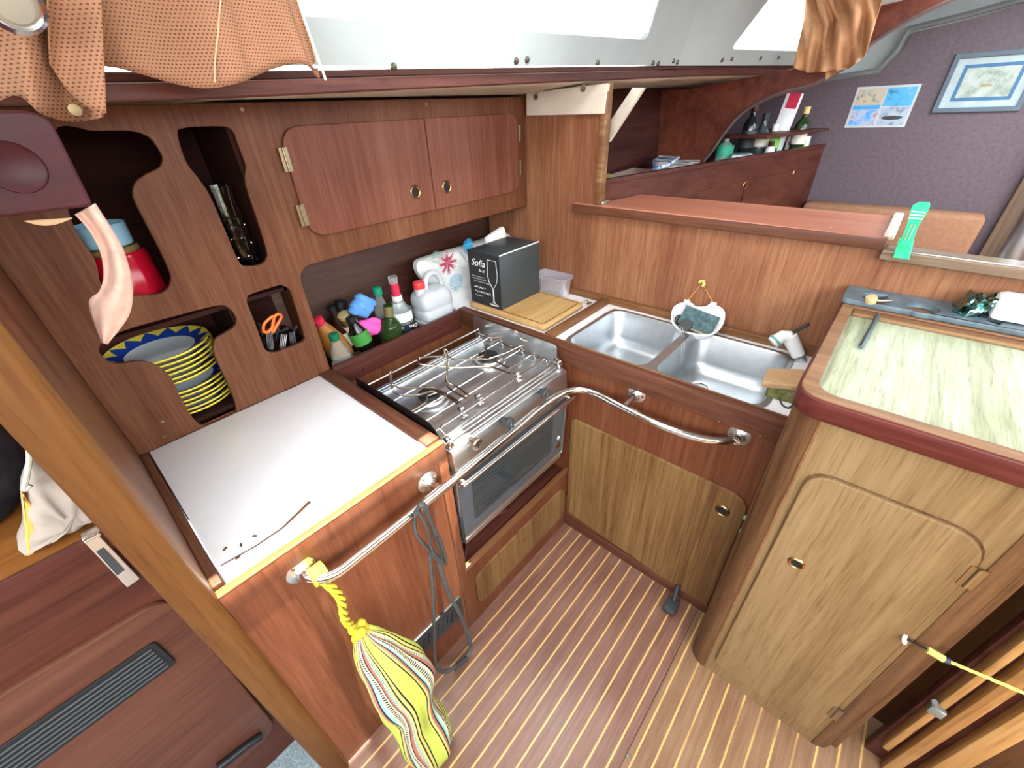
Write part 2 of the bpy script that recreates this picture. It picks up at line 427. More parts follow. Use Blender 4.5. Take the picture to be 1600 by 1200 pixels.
# coachroof side lining with window openings, in its own tilted frame
def side_frame(x0, x1):
    y0, z0 = rail_y(x0); y1, z1 = rail_y(x1)
    o = Vector((x0, y0, z0 + .035)); u = (Vector((x1, y1, z1 + .035)) - o).normalized()
    vv = Vector((0, -.30, 1)); vv = (vv - u * vv.dot(u)).normalized(); n = u.cross(vv)
    return Matrix((( u.x, vv.x, n.x, o.x), (u.y, vv.y, n.y, o.y), (u.z, vv.z, n.z, o.z), (0, 0, 0, 1)))
SF1 = side_frame(-.5, 1.95)
w1 = rect(.30, .070, 2.17, .28, .03)
wall1 = slab(SF1, [(0, 0), (2.46, 0), (2.46, .34), (0, .34)], .02, [w1])
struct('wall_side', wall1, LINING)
struct('window_1', slab(SF1, w1, .004, front=-.008), PANE)
SF2 = side_frame(1.95, 3.38)
w2 = rp([(.34, .055), (1.15, .055), (1.15, .27), (.52, .27)], .035)
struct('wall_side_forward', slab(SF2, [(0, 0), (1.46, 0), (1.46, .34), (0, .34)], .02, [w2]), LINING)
struct('window_2', slab(SF2, w2, .004, front=-.008), PANE)
# roof over the cabin, with an invented slot that shapes the sun patch, companionway left open
hatch = rect(-.05, .536, .66, .652)
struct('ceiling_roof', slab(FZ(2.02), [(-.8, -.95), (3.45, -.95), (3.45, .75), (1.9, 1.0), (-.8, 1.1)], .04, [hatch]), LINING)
# rail along the foot of the coachroof side
bm = NB(); pts = [Vector(p) for p in RAIL]
def railbox(bm, pts, y0, y1, z0, z1):
    R = []
    for p in pts:
        R.append([bm.verts.new((p.x, p.y + a, p.z + b)) for a, b in ((y0, z0), (y1, z0), (y1, z1), (y0, z1))])
    for A, B in zip(R, R[1:]):
        for k in range(4): bm.faces.new((A[k], A[(k + 1) % 4], B[(k + 1) % 4], B[k]))
    bm.faces.new(R[0]); bm.faces.new(R[-1])
railbox(bm, cat_(pts, 5), -.012, .02, -.002, .022); railbox(bm, cat_(pts, 5), .0, .02, .022, .036)
struct('trim_1', bm, W_DARK, bev=.003)
# buttons on the lining
for u_, v_ in ((615, 104), (806, 95), (823, 93), (933, 98), (1020, 98), (1028, 99), (1052, 95), (1058, 97), (1128, 94), (1143, 92), (1188, 91), (1216, 90)):
    for SFk in (SF1, SF2):
        n_ = SFk.col[2].xyz; o_ = SFk.translation; d_ = Vector(ray(u_, v_)); p = Vector(CAM) + d_ * ((o_ - Vector(CAM)).dot(n_) / d_.dot(n_))
        if p.x < 1.95: break
    p = p + n_ * .001
    b_ = single('snap_button', LT([(.0075, -.004), (.0075, .002), (.0065, .004), (.003, .005), (0, .005)], 14, AXIS(n_, p)), metal('stud_metal', '#77736a', .35),
           'small metal snap stud on the white cabin side lining', 'snap button', p, 'snap studs along the lining')
# bulkhead behind the sink
bulk = [(-1.5, 0), (-1.5, 1.66), (-.893, 1.655), (-.893, 1.275), (-.86, 1.25), (1.2, 1.25), (1.2, 0)]
struct('wall_sink', slab(FX(XB), bulk, .02), W_BULK)
struct('trim_2', BX((1.497, .883, 1.27), (1.541, .905, 1.665), .004), W_GOLDY)
# partition left of the galley and its post
struct('wall_partition', BX((XP - .022, .69, 0), (XP, 1.42, 1.64)), W_FACE)
struct('trim_3', slab(FZ(1.95), rp([(XP - .05, .665), (XP + .001, .665), (XP + .001, .715), (XP - .05, .715)], [.006, .018, .004, .004]), 1.95), W_POST)
struct('wall_starboard', BX((-1.4, -1.92, 0), (3.45, -1.9, 1.70)), W_FACE)
struct('wall_aft', BX((-1.42, -1.9, 0), (-1.4, 1.6, 1.66)), W_FACE)
# saloon end bulkhead
XF = 3.4
fb = [(-1.5, 0), (-1.5, 1.66), (-.62, 1.66)] + outX([(1294, 127), (1375, 115), (1409, 81), (1426, 51), (1515, 30), (1600, 5)], XF) + [(.4, 1.935), (1.6, 1.93), (1.6, 0)]
fbm = plain('grey_brown_bulkhead', '#5c5058', .5, 0, .3, .10, 60)
struct('wall_saloon', slab(FX(XF), fb, .03), fbm)
tr = [onx(u_, v_, XF - .01) for u_, v_ in ((1220, 135), (1294, 122), (1372, 110), (1403, 76), (1420, 45), (1510, 23), (1600, -2), (1700, -14))]
struct('trim_4', TB(tr, .017, seg=6, flat=(1, .8)), plain('grey_trim', '#6d7275', .5))
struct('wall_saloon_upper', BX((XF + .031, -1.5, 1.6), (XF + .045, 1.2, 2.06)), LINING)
struct('wall_hull_saloon', sheet(lambda u, v: (1.53 + 1.9 * u, 1.28 - .12 * u - .06 * (1 - v), 1.0 + .68 * v), 4, 4), HULL, solid=.015, soloff=1)

# =================================================================== GALLEY LOCKER FACADE
F = FY(YB)
A = outY([(84, 208), (150, 205), (205, 205), (232, 214), (247, 232), (254, 248), (248, 262), (228, 272), (212, 284), (207, 300), (212, 318), (240, 372), (262, 418), (267, 436), (261, 452), (245, 460), (205, 462), (175, 462), (158, 445), (148, 405), (112, 345)], YB)
Bo = outY([(278, 210), (285, 201), (315, 198), (350, 198), (364, 205), (372, 225), (384, 258), (383, 275), (386, 295), (404, 350), (416, 388), (417, 404), (406, 414), (385, 416), (373, 408), (350, 355), (328, 305), (310, 278), (298, 263), (288, 245)], YB)
k = 2.857
Co = outY([(x / k, 280 + y / k) for x, y in ((470, 722), (560, 675), (760, 618), (960, 567), (1015, 572), (1050, 612), (1050, 655), (1005, 688), (965, 712), (952, 745), (962, 795), (1010, 900), (1050, 1000), (1050, 1045), (1005, 1078), (930, 1102), (888, 1092), (850, 1050), (800, 960), (760, 882), (720, 845), (660, 818), (600, 815), (540, 826), (490, 818), (450, 785), (444, 750))], YB)
Do = outY([(380 + x / 7.5, 440 + y / 7.5) for x, y in ((46, 215), (58, 178), (95, 148), (400, 50), (460, 48), (520, 76), (552, 115), (640, 370), (720, 640), (716, 688), (690, 716), (540, 778), (400, 830), (330, 838), (282, 815), (243, 765), (150, 510), (55, 270))], YB)
xE = ony(474, 450, YB)[0]
face = [(XP, .90), (xE + .02, .90), (xE - .001, .96)]
face = [(XP, .90), (xE, .90), (xE, 1.205)] + [(xE + .04 - .04 * math.cos(a), 1.205 + .04 * math.sin(a)) for a in (PI / 8, PI / 4, 3 * PI / 8)] + [(xE + .04, 1.245), (1.505, 1.245), (1.505, 1.64), (XP, 1.64)]
LK = thing('galley_locker', 'brown mahogany locker front with cut out openings above the white icebox top', 'locker', (.6, YB, .9))
obj('face_panel', slab(F, face, .014, [sm2(A), sm2(Bo, 4), sm2(Co, 4), sm2(Do, 4)], .002), W_FACE, LK, angle=30)
obj('side_board', BX((xE - .012, 1.264, .78), (xE, 1.42, 1.245)), W_FACE, LK)
obj('bottom_board', BX((xE, 1.264, 1.24), (1.505, 1.5, 1.25)), W_DARK, LK)
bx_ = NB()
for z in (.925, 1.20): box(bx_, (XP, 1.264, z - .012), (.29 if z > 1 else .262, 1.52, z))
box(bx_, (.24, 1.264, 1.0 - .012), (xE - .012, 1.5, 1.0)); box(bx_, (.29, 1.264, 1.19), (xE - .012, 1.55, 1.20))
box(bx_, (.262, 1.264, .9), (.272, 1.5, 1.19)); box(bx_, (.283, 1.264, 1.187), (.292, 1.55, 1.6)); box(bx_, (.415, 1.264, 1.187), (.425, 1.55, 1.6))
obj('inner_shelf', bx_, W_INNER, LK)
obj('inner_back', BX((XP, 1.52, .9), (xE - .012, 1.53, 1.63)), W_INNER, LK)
# two doors
dz = YB - .002
dL = [(p, q) for p, q in outY([(437, 200), (662, 185), (677, 328), (478, 372)], YB)]
dR = [(p, q) for p, q in outY([(664, 185), (808, 179), (808, 298), (679, 328)], YB)]
xm = (dL[1][0] + dL[2][0]) / 2; x0 = (dL[0][0] + dL[3][0]) / 2; x1 = (dR[1][0] + dR[2][0]) / 2
zt, zb = dL[1][1], dL[2][1]
D1 = obj('door', slab(F, rp([(x0, zb), (xm - .002, zb), (xm - .002, zt), (x0, zt)], [.06, 0, 0, .06]), .012, (), .003, .010), W_DOOR, LK)
D2 = obj('door', slab(F, rp([(xm + .002, zb), (x1, zb), (x1, zt), (xm + .002, zt)], [0, .05, .05, 0]), .012, (), .003, .010), W_DOOR, LK)
FD = FY(YB - .010)
a = ony(649, 300, YB - .01); finger_ring(D1, FD, a[0], a[2], .021); a = ony(698, 292, YB - .01); finger_ring(D2, FD, a[0], a[2], .021)
for uv in ((438, 250), (465, 337)): a = ony(*uv, YB); hinge(D1, FD, x0 - .004, a[2], .055)
for uv in ((808, 208), (808, 262)): a = ony(*uv, YB); hinge(D2, FD, x1 + .003, a[2], .055)
screws(LK, F, [(ony(u_, v_, YB)[0], ony(u_, v_, YB)[2]) for u_, v_ in ((378, 171), (666, 163), (254, 659), (257, 682))], .0045, BRASSH)

# cream block at the top of the bulkhead corner
cb = thing('corner_block', 'cream padded corner block with two buttons high on the sink bulkhead', 'block', (1.49, 1.07, 1.56))
obj('pad', slab(FX(XB), rp(outX([(822, 145), (948, 130), (943, 178), (822, 181)], 1.49), .004), .022, (), .002, .024), CREAM, cb)
for uv in ((838, 151), (912, 138)):
    a = onx(*uv, 1.49); obj('button', LT([(.012, 0), (.011, .004), (.006, .005), (0, .003)], 16, FX(1.49) @ T(-a[1], a[2], 0)), CHROME, cb)

# =================================================================== ICEBOX CABINET (left of stove)
IB = thing('icebox_cabinet', 'mahogany icebox cabinet with a smooth pale grey worktop beside the stove', 'cabinet', (.2, .68, 0))
obj('front_panel', BX((XP, YF, 0), (.463, YF + .018, .85)), W_FRONT, IB)
obj('side_panel', BX((.445, YF + .018, 0), (.463, 1.25, .88)), W_FRONT, IB)
wb = [onz(237, 712, .895), onz(504, 592, .895), onz(668, 688, .895), onz(345, 893, .895)]
obj('worktop', BX((-.042, .694, .872), (.424, 1.249, .9005), .001), WHITE, IB)
obj('front_rail', BX((XP, YF - .006, .850), (.466, .6935, .897), .002), W_FRONT, IB)
o = obj('rail_cap', BX((XP, YF - .006, .8965), (.466, .6935, .9015), .002), W_GOLD, IB); o['label'] = 'light wooden top of the front rail, sunlit gold put into its colour'  # sun on the rail top painted in as a lighter strip
obj('side_fiddle', BX((.424, .694, .86), (.466, 1.249, .908), .004), W_DARKY, IB)
obj('side_strip', BX((XP, .706, .86), (-.046, 1.249, .90), .003), W_DARKY, IB)
obj('stile', BX((.438, YF - .004, .02), (.468, YF + .02, .848), .002), W_FRONT, IB)
vg = outY([(636, 1010), (645, 1034), (722, 958), (718, 930)], YF)
o = obj('vent_grille', slab(F=FY(YF), outline=rp(vg, .006), thick=.008, bev=.002, front=.008), DGREY, IB); o['label'] = 'black slotted vent plate near the floor'
c0 = Vector((sum(p[0] for p in vg) / 4, sum(p[1] for p in vg) / 4)); dv = (Vector(vg[2]) - Vector(vg[1]))
bm = NB()
for i in range(9):
    t = (i - 4) / 4.8 * .5; 
    for j in (0,):
        cc = c0 + dv * t * .9; tube(bm, [(cc.x - dv.x * .03, YF - .0085, cc.y - .026), (cc.x + dv.x * .03, YF - .0085, cc.y + .026)], .0016, seg=6)
obj('grille_slot', bm, BLACK, o)
screws(IB, FY(YF), [(ony(u_, v_, YF)[0], ony(u_, v_, YF)[2]) for u_, v_ in ((415, 905), (648, 742))], .003)
# worn chips on the worktop edge: a brown splinter
single('wood_splinter', TB([onz(345, 884, .902), onz(400, 853, .902), onz(440, 826, .903), onz(484, 784, .903)], .002, seg=6, rs=[.0008, .0016, .002, .004], flat=(1, .5)),
       wood('splinter', '#5e3a20', '#86572f', '#a57240', 'X'), 'thin brown wood splinter lying on the pale worktop near its front edge', 'splinter', onz(430, 835, .898))
for i, uv in enumerate(((352, 858), (377, 852), (398, 838), (372, 872))):
    p = onz(*uv, .9015); single('crumb', BX((-.004, -.0016, 0), (.004, .0016, .0016), 0, T(*p) @ RZ(30 + 50 * i)), W_CORNER, 'tiny brown crumb on the pale worktop edge', 'crumb', p, 'crumbs on the worktop')

# =================================================================== STOVE BAY
SB = thing('stove_bay', 'mahogany stove recess with raised fiddle boards around it and a flap below', 'cabinet', (.76, .7, 0))
obj('back_panel', BX((.464, 1.235, .346), (1.04, 1.25, .86)), W_FRONT, SB)
obj('back_fiddle', BX((.467, 1.232, .835), (1.038, 1.249, .915), .004), W_DARK, SB)
obj('sill_board', BX((.463, YF, .325), (1.055, 1.235, .345), .002), W_DARK, SB)
obj('lower_panel', BX((.463, YF, 0), (1.055, YF + .018, .325)), W_FRONT, SB)
o = obj('sill_edge', BX((.463, YF - .006, .33), (1.055, YF + .012, .352), .003), W_GOLD, SB)
k = 3.0
dl = outY([(736, 912), (742, 893), (752, 880), (800, 832), (868, 766), (878, 762), (883, 772), (882, 796), (872, 812), (830, 853), (757, 931), (744, 937), (738, 930)], YF)
dl = rp([(.495, .078), (1.03, .078), (1.03, .262), (.495, .262)], .05)
fl = obj('flap', slab(FY(YF), dl, .01, (), .003, .007), W_SAPELE, SB); fl['label'] = 'paler striped flap with rounded ends'
a = ony(817, 840, YF); obj('finger_ring', ring_bm(FY(YF - .007), a[0], a[2], .012), W_GOLD, fl)
screws(SB, FY(1.232), [(ony(u_, v_, 1.232)[0], ony(u_, v_, 1.232)[2]) for u_, v_ in ((566, 577), (705, 512))], .004, CHROME)
# shelf that carries the bottles
obj('bottle_shelf', BX((.463, 1.252, .77), (1.5, 1.47, .785)), W_DARK, SB)

# =================================================================== STOVE
ST = thing('stove', 'stainless steel two burner marine stove with oven and pan rails', 'stove', (.74, .9, .46))
x0, x1, y0, y1, zt = .478, 1.006, .672, 1.09, .86
obj('body', BX((x0 + .008, y0 + .01, .45), (x1 - .008, y1, .845)), STEEL, ST)
hb = NB(); box(hb, (x0, y0, .842), (x1, y1, zt - .006), .004)
hm = slab(FZ(zt), rect(x0 + .004, y0 + .004, x1 - .004, y1, .012), .008, [rect(x0 + .03, y0 + .05, x1 - .03, y1 - .04, .03)], .002)
obj('hob_top', join(hb, hm), STEEL, ST)
# ridges pressed in front of and behind the burners
bm = NB()
for yy in (.690, .706, .722, 1.062, 1.076): obj('hob_ridge', TB([(x0 + .02, yy, zt), (x1 - .02, yy, zt)], .0035, seg=8, flat=(1, .6)), STEEL, ST)
DK = plain('burner_black', '#1d1e20', .55)
for bxp, byp in ((.598, .905), (.885, .925)):
    b_ = obj('burner', LT([(0, .855), (.062, .855), (.06, .861), (.048, .863), (.044, .870), (.03, .871), (0, .871)], 32, T(bxp, byp, 0)), STEEL, ST)
    obj('burner_cap', LT([(.033, .870), (.035, .878), (.033, .882), (0, .884)], 28, T(bxp, byp, 0)), DK, b_)
# fixed fiddle rails round the hob
def wire(pts, r=.0032, n=3, seg=6): return TB(cat_(pts, n) if n else pts, r, seg=seg)
zr = .893
bm = NB()
for yy in (.697, 1.083):
    tube(bm, [(x0 + .012, yy, zt - .01), (x0 + .012, yy, zr), (x1 - .012, yy, zr), (x1 - .012, yy, zt - .01)], .003, seg=8)
tube(bm, [(x0 + .012, .697, zr), (x0 + .012, .72, zr + .012), (x0 + .03, .73, zr + .012)], .003, seg=8)
for xx in (x1 - .03,): tube(bm, [(xx, .70, zr - .006), (xx, 1.08, zr - .006)], .003, seg=8)
obj('fiddle_rail', bm, CHROME, ST)
# long grid bars that carry the pans
for yy in (.745, .80, .855, .955, 1.01):
    obj('grid_bar', TB([(x0 + .015, yy, .862), (x0 + .015, yy, .884), (x1 - .02, yy, .884), (x1 - .02, yy, .872), (x1 - .012, yy, .862)], .0024, seg=6), CHROME, ST)
# pan clamps: bent wire arms
def clamp(pts, ftx):
    c = obj('pan_clamp', wire([onz(u_, v_, z_) for u_, v_, z_ in pts], .0032, 4, 7), RUST, ST)
    return c
K = lambda x, y, z: (560 + x / 4.615, 480 + y / 4.615, z)
clamp([K(735, 690, .9), K(620, 620, .905), K(530, 580, .915), K(300, 580, .93), K(235, 540, .95), K(230, 480, .985), K(240, 470, .985), K(242, 590, .93), K(310, 635, .915), K(440, 630, .905), K(560, 605, .9), K(720, 700, .896)], 0)
clamp([K(800, 640, .9), K(700, 570, .905), K(640, 530, .92), K(640, 420, .95), K(620, 310, .985), K(635, 310, .985), K(650, 350, .965), K(640, 480, .93), K(640, 570, .905), K(780, 660, .897)], 0)
clamp([K(1090, 440, .9), K(930, 375, .905), K(700, 380, .92), K(640, 355, .925), K(450, 362, .94), K(432, 385, .94), K(445, 410, .935), K(570, 425, .925), K(700, 435, .915), K(830, 430, .905), K(950, 430, .9), K(1100, 480, .896)], 0)
clamp([K(1380, 270, .9), K(1190, 240, .905), K(1140, 180, .93), K(1060, 165, .935), K(940, 185, .94), K(930, 215, .935), K(970, 220, .93), K(1040, 215, .925), K(930, 270, .90), K(915, 340, .892), K(850, 365, .89)], 0)
clamp([K(380, 750, .89), K(490, 680, .89), K(500, 640, .893), K(600, 600, .895)], 0)
clamp([K(940, 370, .895), K(1060, 330, .9), K(1180, 275, .905), K(1190, 310, .895)], 0)
for uv in ((740, 730), (860, 640), (1140, 480), (1450, 270), (640, 950), (1430, 375)):
    p = Vector(onz(560 + uv[0] / 4.615, 480 + uv[1] / 4.615, .889))
    bm = NB(); lathe(bm, [(.008, -.007), (.007, .006), (0, .006)], 12, AXIS((1, 0, 0), p))
    for s_ in (-1, 1): box(bm, (-.005, .002, -.004), (.005, .021, .004), .001, T(p.x, p.y - .006, p.z - .004) @ RX(-110) @ RY(25 * s_) @ T(.004 * s_, 0, 0))
    o = obj('wing_nut', bm, CHROME, ST)
# flame shields
obj('side_shield', slab(Matrix(((0, 0, -1, .476), (1, 0, 0, 0), (0, 1, 0, 0), (0, 0, 0, 1))), rp([(.695, .84), (1.11, .84), (1.11, .922), (.72, .922)], [0, 0, .01, .04]), .0025), plain('shield_black', '#1a1414', .4), ST)
obj('side_shield', slab(FX(1.012), rp([(-1.13, .84), (-.72, .84), (-.72, .93), (-1.13, .93)], .02), .0025), STEEL, ST)
# front control panel, sloped slightly
cp = [(y0, .852), (y0 - .008, .760), (y0 + .02, .760), (y0 + .02, .852)]
bm = NB(); A_ = [bm.verts.new((x0, a, b)) for a, b in cp]; B_ = [bm.verts.new((x1, a, b)) for a, b in cp]
for i in range(4): bm.faces.new((A_[i], A_[(i + 1) % 4], B_[(i + 1) % 4], B_[i]))
bm.faces.new(A_); bm.faces.new(B_)
obj('control_panel', bm, STEEL, ST, bev=.003)
for i, (u_, v_, mt) in enumerate(((745, 694, RUST), (796, 661, DGREY), (853, 615, DGREY))):
    p = ony(u_, v_, .645); M = AXIS((0, -1, 0), (p[0], y0 - .003, p[2]))
    kn = obj('knob', LT([(.010, 0), (.010, .014), (.017, .016), (.018, .027), (.015, .030), (0, .030)], 24, M), mt, ST)
    obj('indicator', BX((-.0015, -.010, .030), (.0015, .010, .0315), 0, M), BLACK if i == 0 else STEEL, kn)
# oven door
MD = T(0, .668, .752) @ RX(3)
dw = [(x0, -.283), (x1 + .002, -.283), (x1 + .002, 0), (x0, 0)]
FM = MD @ Matrix(((1, 0, 0, 0), (0, 0, -1, 0), (0, 1, 0, 0), (0, 0, 0, 1)))
win = rect(x0 + .055, -.225, x1 - .075, -.045, .012)
dr = obj('oven_door', slab(FM, rp(dw, .006), .022, (), .002), OVENF, ST)
obj('door_glass', slab(FM, win, .002, (), .0, .0015), OVENG, dr)
obj('door_edge', slab(FM, rp([(x0 - .003, -.286), (x1 + .005, -.286), (x1 + .005, .003), (x0 - .003, .003)], .008), .006, [rp([(x0 + .002, -.281), (x1, -.281), (x1, -.002), (x0 + .002, -.002)], .006)], .001, .002), STEEL, dr)
bm = NB()
for z_, xa, xb in ((-.075, .07, .36), (-.09, .1, .40), (-.185, .065, .30), (-.20, .07, .42)):
    tube(bm, [FM @ Vector((x0 + xa, z_, .003)), FM @ Vector((x0 + xb, z_, .003))], .0016, seg=6)
obj('rack_line', bm, CHROME, dr)
obj('door_badge', LT([(.014, .0005), (.014, .0015), (0, .0018)], 24, FM @ T(x1 - .028, -.225, 0)), BRASS, dr)
obj('door_badge', LT([(.008, .0005), (.008, .0025), (0, .003)], 20, FM @ T(x1 - .03, -.185, 0)), WHITEP, dr)
hp = [FM @ Vector(q) for q in ((x0 + .01, .0, -.005), (x0 + .012, .002, .02), (x0 + .035, .004, .030), (x1 - .04, .004, .030), (x1 - .014, .002, .026), (x1 - .006, .0, -.005))]
obj('door_handle', TB(cat_(hp, 4), .007, seg=12), CHROME, dr)
obj('side_arm', BX((x0 - .004, .674, .475), (x0 + .006, .70, .80), .002), DGREY, ST)
# gas hose
single('gas_hose', TB(cat_([(.60, .9, .352), (.70, .80, .352), (.72, .73, .36), (.655, .72, .40), (.62, .80, .353), (.52, .73, .352), (.478, .70, .354)], 8), .0055, seg=8), plain('hose_rubber', '#5a3438', .5),
       'thin reddish rubber gas hose coiled on the sill under the oven', 'hose', (.6, .75, .35))
single('hose_coupling', TB(cat_([(.66, .85, .352), (.70, .78, .356), (.735, .79, .40), (.74, .86, .44)], 6), .002, seg=6), RUST, 'thin bare wire hanging in the gap under the oven', 'wire', (.7, .8, .35))

# =================================================================== SINK CABINET
SK = thing('sink_cabinet', 'mahogany sink cabinet with a striped door and a worn wooden fiddle edge', 'cabinet', (1.1, .35, 0))
obj('front_panel', BX((XS, .0, 0), (XS + .018, YF, .86)), W_FRONT, SK)
o = obj('front_fiddle', BX((XS - .014, .022, .848), (XS + .014, 1.25, .92), .004), W_DARKY, SK)
obj('fiddle_cap', BX((XS + .012, .022, .90), (XS + .024, 1.25, .918), .002), W_GOLDY, SK)
obj('side_wall', BX((XS - .016, YF, .32), (XS + .0, 1.235, .85)), W_FRONT, SK)
k = 2.143
q6 = lambda x, y: (860 + x / k, 640 + y / k)
dd = outX([q6(*p) for p in ((70, 110), (74, 78), (86, 55), (104, 50), (125, 55), (560, 262), (615, 290), (645, 322), (657, 370), (640, 420), (548, 600), (530, 628), (505, 618), (120, 385), (85, 355), (70, 320))], XS)
ys = [p[0] for p in dd]
sd = obj('door', slab(FX(XS), rp([(-.672, .087), (-.041, .03), (-.041, .62), (-.672, .62)], [.03, .03, .06, .03]), .010, (), .003, .008), W_SAPELE, SK); sd['label'] = 'striped sapele door with rounded corners'
a = onx(1129, 798, XS - .008); finger_ring(sd, FX(XS - .008), -a[1], a[2], .021)
for z_ in (.50, .17): hinge(sd, FX(XS - .006), -.674, z_, .045)
for uv in ((1166, 806), (1159, 827)):
    a = onx(*uv, XS); obj('catch', BX((XS - .014, a[1] - .006, a[2] - .006), (XS - .002, a[1] + .004, a[2] + .006), .001), plain('green_catch', '#7cb48c', .5), SK)
screws(SK, FX(XS - .014), [(-onx(u_, v_, XS)[1], onx(u_, v_, XS)[2]) for u_, v_ in ((926, 574), (1126, 655), (1190, 677))], .003)
screws(SK, FX(XS), [(-onx(u_, v_, XS)[1], onx(u_, v_, XS)[2]) for u_, v_ in ((1043, 908), (1074, 932))], .006, CHROME)
obj('kick_trim', BX((XS - .01, .0, 0), (XS, YF, .05), .003), W_DARKY, SK)
# counter top with sink cut-outs
sb = [rect(1.10, .105, 1.455, .415, .055), rect(1.10, .445, 1.455, .745, .055)]
WT = single('sink_worktop', slab(FZ(.897), [(1.068, .0), (XB, .0), (XB, 1.42), (1.068, 1.42)], .012, [rect(1.09, .095, 1.465, .755, .06)]), WHITE, 'white laminate worktop around the double sink and under the cutting board', 'worktop', (1.2, .4, .885))
DV = single('worktop_divider', BX((1.08, .795, .897), (1.495, .825, .922), .003), W_GOLDX if 'W_GOLDX' in globals() else W_GOLD, 'light wooden strip dividing the sink side from the cutting board side', 'divider', (1.3, .81, .897))
SBK = single('back_strip', BX((1.49, .03, .897), (XB - .001, 1.2, .925), .004), W_GOLDY, 'light wooden strip along the foot of the sink bulkhead', 'trim', (1.5, .5, .897))
single('worktop_latch', join(BX((1.425, .855, .897), (1.455, .87, .905), .002), TB([(1.435, .86, .905), (1.44, .875, .915), (1.43, .89, .90)], .003, seg=8)), CHROME, 'small chrome latch on the white worktop behind the cutting board', 'latch', (1.44, .86, .897))

# sink
SN = thing('double_sink', 'stainless steel double bowl sink set in the white worktop', 'sink', (1.28, .42, .75))
obj('rim', slab(FZ(.900), rect(1.085, .09, 1.47, .76, .065), .003, sb, .001), SINKS, SN)
def bowl(x0, y0, x1, y1, zt, zb):
    bm = NB(); rings = []
    lv = [(0, zt, .055), (.003, zt - .006, .055), (.010, zb + .05, .055), (.018, zb + .02, .06), (.035, zb + .005, .06), (.06, zb, .06), (.13, zb - .003, .03)]
    for ins, z, r in lv:
        rings.append([bm.verts.new((x, y, z)) for x, y in rect(x0 + ins, y0 + ins, x1 - ins, y1 - ins, r, 6)])
    for A_, B_ in zip(rings, rings[1:]):
        n = len(A_)
        for i in range(n): bm.faces.new((A_[i], A_[(i + 1) % n], B_[(i + 1) % n], B_[i]))
    bm.faces.new(rings[-1]); return bm
b1 = obj('bowl', bowl(1.10, .105, 1.455, .415, .900, .745), SINKS, SN, angle=80)
b2 = obj('bowl', bowl(1.10, .445, 1.455, .745, .900, .745), SINKS, SN, angle=80)
dp = (1.345, .325, .75)
dx, dy = dp[0], dp[1]
d_ = obj('drain', LT([(.036, -.002), (.036, .003), (.026, .002), (.022, -.006), (.0, -.008)], 28, T(dx, dy, .746)), CHROME, SN)
obj('drain_hole', LT([(0, .0005), (.02, .0005)], 20, T(dx, dy, .7405)), BLACK, d_)
obj('drain', LT([(.036, -.002), (.036, .003), (.026, .002), (.022, -.006), (.0, -.008)], 28, T(1.27, .60, .746)), CHROME, SN)
single('tap_hole', LT([(.011, .0), (.011, .002), (.006, .002), (.006, -.004), (0, -.004)], 16, T(*onz(961, 485, .8985))), BRASS, 'small metal ringed hole in the white worktop left of the sink', 'grommet', onz(961, 485, .897))

# faucet
fb_ = Vector((1.435, .058, .897))
FC = thing('faucet', 'white folding hand pump faucet with a grey lever at the sink corner', 'faucet', fb_)
top = Vector(ony(1243, 520, .058)); M_ = None
pb = Vector(onz(1252, 562, .90)); 
base_p = Vector((pb.x, pb.y, .897))
def at_x(u_, v_, x_): return Vector(onx(u_, v_, x_))
xb_ = base_p.x - .01
p0 = at_x(1248, 556, xb_); p1 = at_x(1231, 530, xb_); p2 = at_x(1222, 526, xb_ - .01); p3 = at_x(1213, 532, xb_ - .02)
obj('collar', TB([base_p, p0], .016, seg=16), STEEL, FC)
obj('body', TB([p0, p1 + Vector((0, 0, .012))], .021, seg=16, rs=[.019, .023]), WHITEP, FC, bev=.003)
obj('spout', TB([p1 + Vector((0, -.004, .006)), p2, p3], .02, seg=16, rs=[.022, .02, .02]), WHITEP, FC, bev=.003)
e = (p3 - p2).normalized(); 
obj('nozzle', TB([p3, p3 + e * .006], .024, seg=20), plain('teal_ring', '#6aa39c', .4), FC)
obj('outlet', TB([p3 + e * .006, p3 + e * .013], .020, seg=20), WHITEP, FC)
l0 = at_x(1240, 519, xb_); l1 = at_x(1264, 506, xb_)
obj('lever', TB([l0, l1], .0055, seg=10), DGREY, FC)

# hanging soap dish with sponge
hk = onx(1099, 441, XB)
HD = thing('hanging_dish', 'white plastic dish hanging by a string on the sink bulkhead', 'dish', (1.49, hk[1], .98))
dyc = onx(1090, 500, 1.46)[1]
def dish_pts(px, x): return [Vector(onx(u_, v_, x)) for u_, v_ in px]
k = 5.0
qd = lambda x, y: (1020 + x / k, 420 + y / k)
rim = [qd(*p) for p in ((150, 380), (165, 310), (215, 275), (290, 268), (330, 300), (420, 300), (450, 280), (520, 305), (555, 345), (545, 420), (500, 485), (430, 520), (330, 512), (240, 490), (185, 455), (155, 415))]
rb = [Vector(onx(u_, v_, 1.495 - .075 * max(0, min(1, (v_ - 475) / 45)))) for u_, v_ in rim]
c_ = sum(rb, Vector()) / len(rb)
bm = NB(); rp_ = cat_(rb, 3, True); R0 = []; R1 = []; R2 = []
for p in rp_:
    R0.append(bm.verts.new(p)); q = c_ + (p - c_) * .86 + Vector((.005, 0, -.028)); R1.append(bm.verts.new(q)); R2.append(bm.verts.new(c_ + (p - c_) * .6 + Vector((.004, 0, -.034))))
n = len(rp_)
for A_, B_ in ((R0, R1), (R1, R2)):
    for i in range(n): bm.faces.new((A_[i], A_[(i + 1) % n], B_[(i + 1) % n], B_[i]))
bm.faces.new(R2)
obj('tray', bm, plain('milky_plastic', '#d4d6de', .35, 0, .5, .02), HD, solid=.003, angle=80)
